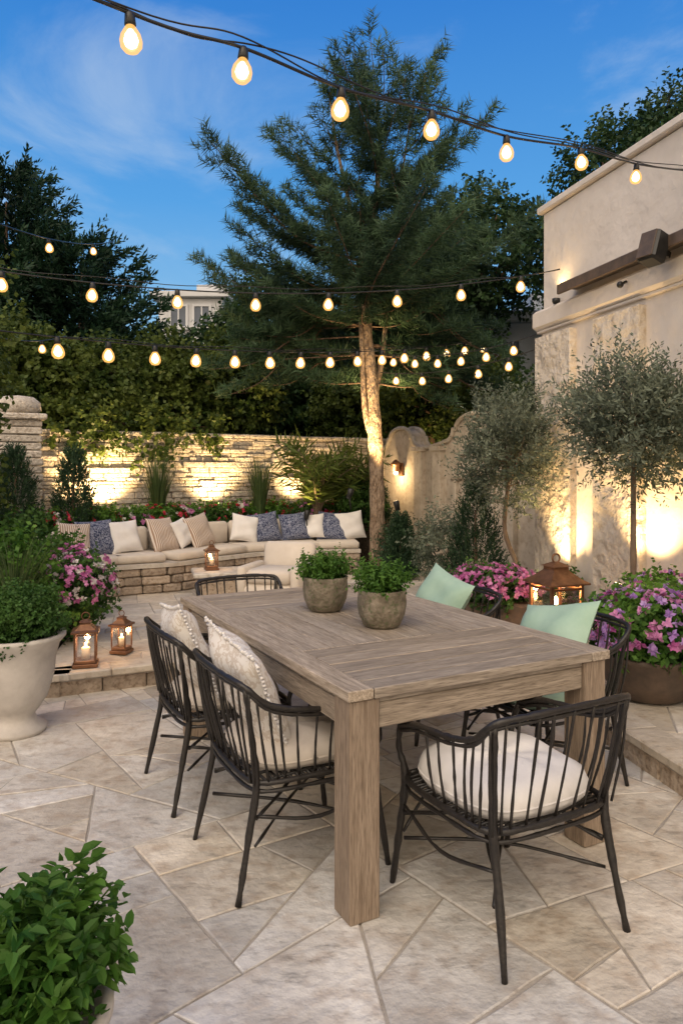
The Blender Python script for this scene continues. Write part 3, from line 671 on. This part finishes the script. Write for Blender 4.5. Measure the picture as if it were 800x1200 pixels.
for row in range(3):
    z0=.15+row*.095
    seg=np.linalg.norm(np.diff(bf,axis=0),axis=1); cum=np.concatenate([[0],np.cumsum(seg)]); t=0
    while t<cum[-1]-.05:
        l=random.uniform(.14,.32); l=min(l,cum[-1]-t); tm=t+l/2
        x_=np.interp(tm,cum,bf[:,0]); y_=np.interp(tm,cum,bf[:,1]); k=min(np.searchsorted(cum,tm),len(bf)-1); dd=bf[k]-bf[k-1]
        b.box((x_,y_,z0+.047),(l-.01,.1+random.uniform(0,.03),.088),M_riser,math.atan2(dd[1],dd[0]),.015,random.random()); t+=l
b.prism(list(map(tuple,offs(bf,.03)))+list(map(tuple,bo[::-1])),.12,.43,M_grout); b.build('base',e_)
b=B(); fr=offs(bf,-.07); b.prism(list(map(tuple,fr))+list(map(tuple,bo[::-1])),.432,.475,M_slab2); b.build('seat_slab',e_)
b=B(); b.prism(list(map(tuple,offs(bf,.602)))+list(map(tuple,br[::-1])),.12,.78,M_wstone); b.build('back_wall',e_)
b=B(); 
cpath=offs(bf,.25); seg=np.linalg.norm(np.diff(cpath,axis=0),axis=1); cum=np.concatenate([[0],np.cumsum(seg)])
def onpath(P,t):
    sg=np.linalg.norm(np.diff(P,axis=0),axis=1); cu=np.concatenate([[0],np.cumsum(sg)]); t=t*cu[-1]
    k=min(max(np.searchsorted(cu,t),1),len(P)-1); dd=P[k]-P[k-1]
    return np.interp(t,cu,P[:,0]),np.interp(t,cu,P[:,1]),math.atan2(dd[1],dd[0])
npad=7
for k in range(npad):
    x_,y_,a=onpath(cpath,(k+.5)/npad); l=cum[-1]/npad
    b.box((x_,y_,.525),(l-.01,.52,.09),M_cream,a,.035,.5,True)
    x_,y_,a=onpath(offs(bf,.52),(k+.5)/npad); b.box((x_,y_,.70),(l*.98,.13,.28),M_cream,a,.045,.5,True)
b.build('cushions',e_)
b=B(); b.prism([tuple(p) for p in offs(bf,.762)]+[(.85,10.0),(.85,11.3),(.6,12.0),(-3.9,9.2),(-3.6,7.6)],.1,.72,M_soil); 
b.build('raised_planter')
pmn={}
def pil(x,y,z,w_,mat,rz,rx=R(14),t=.13,name='throw_pillow',roll=0):
    key=(w_,mat.name)
    if key not in pmn:
        b=B(); b.pillow(w_,w_,t,mat); o=b.build(name); o.matrix_world=TR(x,y,z,rz,rx,roll); pmn[key]=o
    else: inst(pmn[key],name,TR(x,y,z,rz,rx,roll))
for tt,mt,ww in ((.05,M_strA,.38),(.12,M_navy,.42),(.20,M_white,.38),(.31,M_strA,.42),(.385,M_white,.34),(.45,M_strA,.42),(.62,M_white,.36),(.69,M_navy,.40),(.79,M_navy,.38),(.85,M_white,.34),(.92,M_navy,.40),(.98,M_white,.38)):
    x_,y_,a=onpath(offs(bf,.38),tt); pil(x_,y_,.745,ww,mt,a+random.uniform(-.3,.3),R(-(14+random.uniform(0,12))),roll=random.uniform(-.22,.22))
for k in range(26):
    t=(k+.5)/26; x_,y_,a=onpath(offs(bf,.95),t); 
    fl=[None,[F_red,F_white],[F_pink],None,[F_red]][k%5]
    bush('flowering_shrub' if fl else 'leafy_shrub',(x_+random.uniform(-.05,.05),y_+random.uniform(0,.2),.82+random.uniform(0,.06)),(.19,.17,.16),L_herb if k%2 else L_box,150,8,.05,.03,.08,fl,28,.034)
for (x_,y_,r_,h_) in ((-3.62,8.05,.3,.95),(-3.12,8.45,.27,.95),(.45,10.6,.25,.7)):
    conebush((x_,y_,.7),r_,h_)
grass('ornamental_grass',(-2.33,9.2,.7),200,1.2,.28,wd_=.018); grass('ornamental_grass',(-1.12,10.0,.7),190,1.15,.28,wd_=.018); grass('ornamental_grass',(-.05,10.6,.7),120,.9,.3)
palm('palm_plant',(-.33,9.98,.72),30,1.3,.62); palm('palm_plant',(.12,10.35,.72),20,1.05,.5)
bush('leafy_shrub',(.25,10.2,.98),(.3,.28,.32),L_box,350,9,.06,.035,.14)
def wallpt(t,off): 
    x0,y0=-4.1+4.72*t,9.0+3.1*t; nx,ny=.549,-.836; return x0+nx*off,y0+ny*off
for t_,pw in ((.185,240),(.455,240),(.70,110)):
    l_=wallpt(t_,.50); g_=wallpt(t_,.12); uplight((l_[0],l_[1],.98),(g_[0],g_[1],1.8),pw,120)
uplight((-3.35,7.95,.7),(-3.75,8.4,1.8),80,70)
uplight((.12,9.05,1.25),(.41,9.46,2.2),520,45); uplight((.68,9.08,1.1),(.41,9.46,2.4),340,45)
uplight((-2.6,10.15,1.95),(-2.7,10.6,2.7),45,130); uplight((1.35,10.8,1.0),(1.5,12,2.7),130,80); uplight((-3.0,5.5,.4),(-3.25,5.9,2.3),60,60)
uplight((-.45,9.62,.95),(-.33,10.0,1.7),30,80); uplight((-3.45,9.0,1.0),(-3.3,9.5,2.3),80,80)  # first uplight is an added fill to brighten the palm; second lights the climber
# right planting
bush('leafy_shrub',(1.15,8.0,.62),(.3,.28,.45),L_olive,420,9,.06,.02,.16)
conebush((1.42,7.7,.15),.36,1.15); conebush((.72,8.9,.15),.18,.7)
bush('leafy_shrub',(.80,9.2,.45),(.33,.3,.4),L_conif,350,9,.05,.02,.14)
bush('leafy_shrub',(2.0,6.75,.33),(.2,.2,.2),L_box,240,9,.05,.03,.1)
def trough(b): b.box((1.22,5.95,.29),(.62,.3,.27),M_bowl,R(-12),.02)
bush('flower_planter',(1.22,5.95,.52),(.36,.22,.16),L_box,420,8,.05,.03,.08,[F_pink,F_pink],140,.034,pot=trough)
bush('flowering_shrub',(2.25,5.0,.46),(.34,.3,.27),L_herb,480,9,.055,.032,.12,[F_purple,F_pink],110,.034)
def bowl(b): b.lathe([(.16,0),(.2,.02),(.27,.12),(.31,.24),(.33,.27),(.30,.275),(.27,.22),(.0,.2)],(1.82,4.3,.155),M_bowl,28)
bush('flower_planter',(1.82,4.3,.54),(.34,.33,.2),L_herb,620,9,.055,.032,.11,[F_purple,F_pink],140,.034,pot=bowl)
def bowl2(b): b.lathe([(.2,0),(.22,.04),(.24,.3),(.27,.34),(.24,.35),(.0,.3)],(2.28,4.0,.155),M_urn,28)
bush('flower_planter',(2.28,4.0,.64),(.3,.3,.22),L_herb,450,9,.055,.032,.11,[F_purple,F_purple],90,.034,pot=bowl2)
# left planting
bush('leafy_shrub',(-2.45,5.35,.58),(.34,.3,.38),L_herb,520,9,.065,.04,.16)
bush('flowering_shrub',(-2.12,5.75,.52),(.27,.27,.30),L_box,420,9,.05,.03,.12,[F_pink,F_white,F_pink],90,.030)
grass('ornamental_grass',(-2.28,5.05,.35),220,.80,.36,wd_=.012)
bush('leafy_shrub',(-3.0,6.4,.62),(.4,.4,.5),L_box,450,9,.06,.035,.16)
bush('leafy_shrub',(-2.75,7.0,.5),(.3,.3,.35),L_herb,350,9,.06,.035,.14)
bush('flowering_shrub',(-2.4,6.6,.4),(.22,.22,.25),L_box,260,9,.05,.03,.12,[F_pink],60,.032)
def urn(b):
    b.lathe([(.16,0),(.17,.03),(.12,.06),(.10,.10),(.13,.14),(.17,.20),(.205,.32),(.215,.42),(.235,.50),(.27,.54),(.27,.56),(.24,.56),(.21,.50),(.0,.5)],(-1.86,4.15,0),M_urn,36)
bush('potted_boxwood',(-1.86,4.15,.65),(.25,.25,.17),L_box,1700,9,.026,.016,.06,pot=urn)
def bigleaf():
    b=B(); b.lathe([(.13,0),(.14,.03),(.15,.2),(.175,.36),(.2,.40),(.2,.425),(.18,.425),(.16,.38),(.0,.37)],(-.66,1.44,0),M_urn,40)
    O,D,t=ellp(250,(-.655,1.44,.49),(.17,.165,.13),.1,.9,.35)
    b.sprigs(O,D,RNG.uniform(.04,.12,250),10,.046,.023,L_herb,(t*1.1).clip(0,1),.62,0,.0,8,.2)
    for k in range(120):
        q=O[k]+norm(D[k])*.08; b.tube([(-.66+RNG.normal()*.05,1.44+RNG.normal()*.05,.38),(q[0],q[1],q[2])],[.003,.002],L_herb,4)
    b.build('potted_herb')
bigleaf()
grass('ornamental_grass',(-1.36,2.4,0),14,.5,.3)
# ---------------------------------------------------------------- table
RZ=R(28); TM=TR(.022,2.352,0,RZ)
b=B(); W_,L_=1.20,2.0; zt=.775; th=.036; bo_=.1
def plank(x0,x1,y0,y1,mat): b.box(((x0+x1)/2,(y0+y1)/2,zt-th/2+random.uniform(-.0012,.0012)),(x1-x0-.004,y1-y0-.004,th),mat,0,.003,random.random())
plank(0,bo_,0,L_,M_teaky); plank(W_-bo_,W_,0,L_,M_teaky); plank(bo_,W_-bo_,0,bo_,M_teakx); plank(bo_,W_-bo_,L_-bo_,L_,M_teakx)
xs=np.linspace(bo_,W_-bo_,9)
def fieldL(y0,y1):
    for i in range(8): plank(xs[i],xs[i+1],y0,y1,M_teaky)
def fieldX(y0,y1,n):
    ys=np.linspace(y0,y1,n+1)
    for i in range(n): plank(bo_,W_-bo_,ys[i],ys[i+1],M_teakx)
fieldX(bo_,.56,4); fieldL(.56,1.44); fieldX(1.44,L_-bo_,4)
b.box((W_/2,L_/2,zt-th-.012),(W_-.06,L_-.06,.02),M_teakx,0,.002)
lg=.115; ins=.014
for x_ in (ins+lg/2,W_-ins-lg/2):
    for y_ in (ins+lg/2,L_-ins-lg/2): b.box((x_,y_,(zt-th-.001)/2),(lg,lg,zt-th-.001),M_teakz,0,.005,random.random())
az_=.085; za=zt-th-.024-az_/2
for x_ in (ins+.03,W_-ins-.03): b.box((x_,L_/2,za),(.03,L_-2*(lg+ins)-.002,az_),M_teaky,0,.003,.3)
for y_ in (ins+.03,L_-ins-.03): b.box((W_/2,y_,za),(W_-2*(lg+ins)-.002,.03,az_),M_teakx,0,.003,.3)
b.build('dining_table',mat4=TM)
def tpot(lx,ly,sc_):
    v=TM@Vector((lx,ly,zt+.001)); b=B(); c=(v.x,v.y,v.z)
    b.lathe([(r*sc_,z*sc_*1.2) for r,z in [(.07,0),(.085,.01),(.105,.05),(.112,.09),(.108,.125),(.112,.14),(.105,.142),(.098,.12),(.0,.115)]],c,M_pot,30,wob=.01)
    O,D,t=ellp(240,(c[0],c[1],c[2]+.20*sc_),(.11*sc_,.11*sc_,.055*sc_),.2,.9,.45); b.sprigs(O,D,RNG.uniform(.02,.09,240),10,.024,.013,L_herb,t*.75,.65,0,0,8)
    for k in range(40):
        q=O[k]; b.tube([(c[0],c[1],c[2]+.12*sc_),(q[0],q[1],q[2])],[.002,.0015],L_herb,4)
    b.build('potted_plant')
tpot(.61,.80,1.02); tpot(.55,1.26,1.04)

# ---------------------------------------------------------------- chairs
def chairmesh():
    b=B(); rnd=random.Random(4)
    zs_=.40
    ringp=[(-.22,.25),(-.0,.265),(.22,.25),(.265,.17),(.265,-.05),(.25,-.2),(.18,-.25),(0,-.26),(-.18,-.25),(-.25,-.2),(-.265,-.05),(-.265,.17),(-.22,.25)]
    rp=catmull([(x,y,zs_) for x,y in ringp],5); b.tube(rp,.011,M_black,8,wob=.15); b.tube(rp-np.array([0,0,.03]),.0075,M_black,6,wob=.2)
    for k in range(22):
        y=-.24+.49*k/21; hw=np.interp(y,[-.26,-.2,-.05,.15,.25],[.12,.24,.26,.26,.22]); b.tube([(-hw,y,zs_-.005),(-hw*.5,y+rnd.uniform(-.008,.008),zs_+.006*(-1)**k),(0,y,zs_-.008),(hw*.5,y+rnd.uniform(-.008,.008),zs_-.006*(-1)**k),(hw,y,zs_-.005)],.0065,M_black,5,wob=.2)
    for k in range(7):
        x=-.21+.42*k/6; b.tube([(x,-.23,zs_-.012),(x,0,zs_+.004),(x,.25,zs_-.012)],.006,M_black,5)
    rail=catmull([(-.275,.22,.59),(-.285,.1,.63),(-.288,-.08,.65),(-.288,-.21,.685),(-.278,-.295,.755),(-.16,-.328,.772),(0,-.336,.775),(.16,-.328,.772),(.278,-.295,.755),(.288,-.21,.685),(.288,-.08,.65),(.285,.1,.63),(.275,.22,.59)],6)
    b.tube(rail,.0110,M_black,8,wob=.18); b.tube(rail+np.array([0,.006,-.020]),.0070,M_black,7,wob=.22)
    for s_ in (-1,1):
        b.tube(catmull([(s_*.268,.285,0),(s_*.255,.258,.2),(s_*.245,.235,zs_),(s_*.262,.25,.50),(s_*.275,.222,.59)],5),[.011,.013,.0135,.011,.010],M_black,8,wob=.18)
        b.tube(catmull([(s_*.255,-.31,0),(s_*.238,-.265,.22),(s_*.235,-.235,zs_),(s_*.255,-.262,.58),(s_*.276,-.293,.75)],5),[.011,.0135,.0135,.011,.010],M_black,8,wob=.18)
        b.tube(catmull([(s_*.25,.235,.30),(s_*.262,0,.245),(s_*.228,-.235,.28)],5),.0065,M_black,6,wob=.25)
        b.tube(catmull([(s_*.25,.235,.27),(s_*.15,.05,.33),(s_*.02,.0,.385)],5),.007,M_black,6,wob=.25)
        b.tube(catmull([(s_*.228,-.235,.27),(s_*.13,-.07,.33),(s_*.02,0,.385)],5),.007,M_black,6,wob=.25)
        b.tube(catmull([(s_*.25,.24,.2),(s_*.12,.255,.33),(0,.26,.37)],5),.006,M_black,6,wob=.25)
    b.tube(catmull([(-.25,.235,.18),(0,.0,.21),(.235,-.24,.18)],5),.0065,M_black,6,wob=.25); b.tube(catmull([(.25,.235,.18),(0,.01,.19),(-.235,-.24,.18)],5),.0065,M_black,6,wob=.25)
    P=rail; ns=23
    for k in range(ns):
        t=.11+.78*k/(ns-1); a=P[int(round(t*(len(P)-1)))]
        bpt=np.array([a[0]*.88,a[1]*.76 if a[1]<0 else a[1],zs_])
        if a[1]<-.28: bpt[1]=-.25
        bpt[0]=max(-.262,min(.262,bpt[0]))
        md=(a+bpt)/2+np.array([a[0]*.03+rnd.uniform(-.004,.004),-.006,0]); b.tube(catmull([bpt,md,a],4),.0048,M_black,6,wob=.25)
    return b
ch=None
def chair(x,y,rz):
    global ch
    m=TR(x,y,0,rz)
    if ch is None: ch=chairmesh().build('spindle_chair'); ch.matrix_world=m; 
    else: inst(ch,'spindle_chair',m)
    return m
def seatpad(m,mat,sc_=1.0,thk=1.0):
    b=B(); n=40; rings=[(.80,-.02),(.93,-.022),(1.0,-.002),(1.0,.022),(.95,.045),(.8,.062),(.45,.070),(.001,.066)]
    v=[];f=[]
    for (r,z) in rings:
        for i in range(n):
            a=2*math.pi*i/n; c_,s_=math.cos(a),math.sin(a); q=(abs(c_)**3.4+abs(s_)**3.4)**(-1/3.4)
            v.append((.235*sc_*r*q*c_,.235*sc_*r*q*s_+.005,.434+z*thk*(1+.06*math.sin(a*3)+.04*math.sin(a*7))))
    for k in range(len(rings)-1):
        for i in range(n): j=(i+1)%n; f.append([k*n+i,k*n+j,(k+1)*n+j,(k+1)*n+i])
    f.append(list(range(n-1,-1,-1))); b.add(v,f,mat,True)
    pr=[(.235*sc_*1.0*((abs(math.cos(a))**3.4+abs(math.sin(a))**3.4)**(-1/3.4))*math.cos(a),.235*sc_*((abs(math.cos(a))**3.4+abs(math.sin(a))**3.4)**(-1/3.4))*math.sin(a)+.005,.444) for a in np.linspace(0,2*math.pi,49)]
    b.tube(pr,.004,mat,6)
    o=b.build('seat_cushion'); o.matrix_world=m
def chpil(m,mat,w_=.42,fr=None,dx=0,rx=R(16),roll=0,y=-.17,z=.66,seed=0):
    mm=m@TR(dx,y,z,0,rx,roll); b=B(); b.pillow(w_,w_,.15,mat,fringe=fr,seed=seed); o=b.build('throw_pillow'); o.matrix_world=mm
m=chair(.555,2.51,RZ); seatpad(m,M_white,1.06,1.3)
m=chair(-.20,2.86,RZ-R(90)); seatpad(m,M_cream); chpil(m,M_pat,.45,M_white,-.02,R(24),R(10),seed=1)
m=chair(-.57,3.5,RZ-R(90)); seatpad(m,M_cream); chpil(m,M_pat,.42,M_white,0,R(22),R(-9),seed=2)
m=chair(.96,3.52,RZ+R(90)); seatpad(m,M_green); chpil(m,M_green,.45,None,.02,R(38),R(14),-.09,.65,seed=3)
m=chair(.53,4.30,RZ+R(90)); seatpad(m,M_green); chpil(m,M_green,.45,None,.0,R(26),R(-12),-.04,.68,seed=4)
m=chair(-.56,4.62,RZ+R(180)); seatpad(m,M_cream)

# ---------------------------------------------------------------- lanterns
def lantern(x,y,z,w_,h_,rz,pw=1.2,bf_=.62,ring=.16):
    b=B(); b.M=TR(x,y,z,rz); hw=w_/2; bh=h_*bf_
    b.box((0,0,.012),(w_,w_,.024),M_copper,0,.004); b.box((0,0,.035),(w_*.86,w_*.86,.022),M_copper,0,.004)
    for sx in (-1,1):
        for sy in (-1,1): b.box((sx*hw*.8,sy*hw*.8,.046+bh/2),(w_*.075,w_*.075,bh),M_copper,0,.002)
    for ax in range(4):
        a=ax*math.pi/2; cx,cy=math.cos(a)*hw*.8,math.sin(a)*hw*.8
        b.box((cx,cy,.046+bh/2),(.003,w_*.72,bh) if ax%2==0 else (w_*.72,.003,bh),M_lglass,0,.0005)
        b.box((cx,cy,.046+bh*.93),(w_*.05,w_*.72,w_*.05) if ax%2==0 else (w_*.72,w_*.05,w_*.05),M_copper,0,.002)
    zt_=.046+bh; 
    def sqr(r,z): return [(-r,-r,z),(r,-r,z),(r,r,z),(-r,r,z)]
    rs=[(hw*1.08,zt_),(hw*1.08,zt_+.012),(hw*.8,zt_+h_*.07),(hw*.45,zt_+h_*.16),(hw*.4,zt_+h_*.18),(hw*.4,zt_+h_*.22),(hw*.5,zt_+h_*.225),(hw*.12,zt_+h_*.28)]
    v=[p for r_ in rs for p in sqr(*r_)]; f=[[3,2,1,0]]
    for k in range(len(rs)-1):
        for i in range(4): j=(i+1)%4; f.append([k*4+i,k*4+j,k*4+4+j,k*4+4+i])
    f.append([len(v)-4+i for i in range(4)]); b.add(v,f,M_copper)
    rr=w_*ring; zc=zt_+h_*.28+rr*.8
    b.tube([(rr*math.cos(a),0,zc+rr*math.sin(a)) for a in np.linspace(0,6.283,18)],w_*.022,M_copper,6)
    ch_=bh*.42 if bf_<.7 else bh*.62
    cr_=w_*.17; b.lathe([(cr_,0),(cr_,ch_),(cr_*.8,ch_+.002),(0.001,ch_)],(0,0,.046),M_candle,14)
    b.sphere((0,0,.046+ch_+bh*.09),(w_*.05,w_*.05,w_*.12),M_flame,8,6)
    o=b.build('candle_lantern'); light('candle_light','POINT',(x,y,z+.046+ch_+bh*.22),pw,(1,.55,.22),o,rad=.02)
lantern(-1.75,4.97,.157,.165,.30,R(15),1.8); lantern(-1.61,5.32,.157,.13,.25,R(-10),1.4)
lantern(1.58,5.35,.157,.32,.56,R(20),5,.82,.10); lantern(-1.38,7.72,.43,.14,.25,R(20),1.6)
b=B(); b.box((-1.28,7.72,.27),(.5,.42,.23),M_riser,R(15),.03,.8); b.box((-1.28,7.72,.405),(.6,.5,.05),M_slab2,R(15),.015); b.build('coffee_table')
b=B(); b.M=TR(-.58,6.6,.15,R(165))
b.box((0,0,.24),(.50,.56,.2),M_cream,0,.05,.5,True); b.box((0,.05,.40),(.42,.44,.12),M_cream,0,.04,.5,True)
b.M=TR(-.58,6.6,.15,R(165))@Matrix.Rotation(R(10),4,'X')
b.box((0,-.25,.48),(.50,.13,.46),M_cream,0,.055,.5,True); b.M=TR(-.58,6.6,.15,R(165))
for s_ in (-1,1):
    b.box((s_*.25,.02,.36),(.08,.52,.26),M_cream,0,.035,.5,True)
    for yy in (-.22,.22): b.tube([(s_*.21,yy,.15),(s_*.23,yy*1.1,0)],[.02,.014],M_teakz,8)
b.build('lounge_chair')

# ---------------------------------------------------------------- string lights
def bulb(b,c,bs=1.0):
    b.M=TR(c[0],c[1],c[2],0,random.uniform(-.08,.08),random.uniform(-.07,.07),bs)
    b.lathe([(.010,.004),(.016,-.005),(.019,-.036),(.016,-.04)],(0,0,0),M_blackm,12)
    b.lathe([(.014,-.04),(.020,-.048),(.031,-.066),(.036,-.086),(.034,-.104),(.022,-.119),(.002,-.124)],(0,0,0),M_bglass,16)
    b.lathe([(.006,-.050),(.018,-.066),(.024,-.086),(.017,-.102),(.003,-.110)],(0,0,0),M_core,10)
    b.M=None
def strand(p,q,sag,nb,cab=.006,two=True,t0=.04,t1=.97,bs=1.0):
    b=B(); p=np.array(p,float); q=np.array(q,float)
    f=lambda t,s_:p+(q-p)*t-np.array([0,0,4*s_*t*(1-t)])
    ts=np.linspace(0,1,40); b.tube([f(t,sag) for t in ts],cab,M_blackm,6)
    if two: b.tube([f(t,sag*.86)+np.array([0,.012*math.sin(t*40),.012*math.cos(t*37)]) for t in ts],cab*.6,M_blackm,5)
    for k in range(nb): bulb(b,f(t0+(t1-t0)*k/max(nb-1,1),sag),bs)
    return b.build('string_lights')
def strandpts(pts,bulbs,bs=1.0,cab=.006):
    b=B(); P=catmull(pts,10); b.tube(P,cab,M_blackm,6)
    for ph,am in ((0,.02),(2.1,.012)): b.tube(P+np.stack([np.zeros(len(P)),am*np.sin(np.arange(len(P))*.3+ph),.022+am*np.sin(np.arange(len(P))*.21+ph)],1),cab*.55,M_blackm,5)
    for c in bulbs:
        c=np.array(c); c=P[np.argmin(np.linalg.norm(P-c,axis=1))]; bulb(b,c,bs)
    b.build('string_lights')
SA=[(-3.2,.4,3.3),(-1.6,1.6,3.0),(-.70,2.40,3.01),(-.35,2.6,3.01),(0,2.95,3.05),(.41,3.3,3.13),(.84,3.7,3.20),(1.38,4.2,3.36),(1.93,4.75,3.50),(2.62,5.45,3.74)]
strandpts(SA,SA[1:-1],1.04)
strand((-3.9,5.0,3.15),(2.15,7.15,3.47),.33,9,t0=.12,t1=.93,bs=1.25)
strand((-2.75,5.2,2.53),(2.25,10.6,3.42),.2,15,t0=.10,t1=.95,bs=1.4)
strand((-2.45,4.8,3.2),(-2.95,9.4,4.45),.1,2,t0=.38,t1=.75,two=False)
strand((.5,9.35,3.0),(2.12,7.7,2.95),.12,6,two=False,t0=.1,t1=.85,bs=1.2)
strand((.5,9.35,2.75),(2.1,7.85,2.8),.10,5,two=False,t0=.12,t1=.85,bs=1.2)
strand((-2.75,5.2,2.53),(-3.0,7.9,2.95),.08,2,two=False,t0=.25,t1=.7)
b=B(); b.box((-3.2,.4,1.7),(.09,.09,3.4),M_teakz,0,.006); b.box((-3.2,.4,3.41),(.12,.12,.03),M_teakz); b.build('wooden_post')
b=B(); b.box((-2.79,5.2,1.3),(.08,.08,2.6),M_teakz,0,.006); b.box((-2.79,5.2,2.61),(.11,.11,.03),M_teakz); b.build('wooden_post')
print('FACES',sum(len(o.data.polygons) for o in scene.objects if o.type=='MESH'))
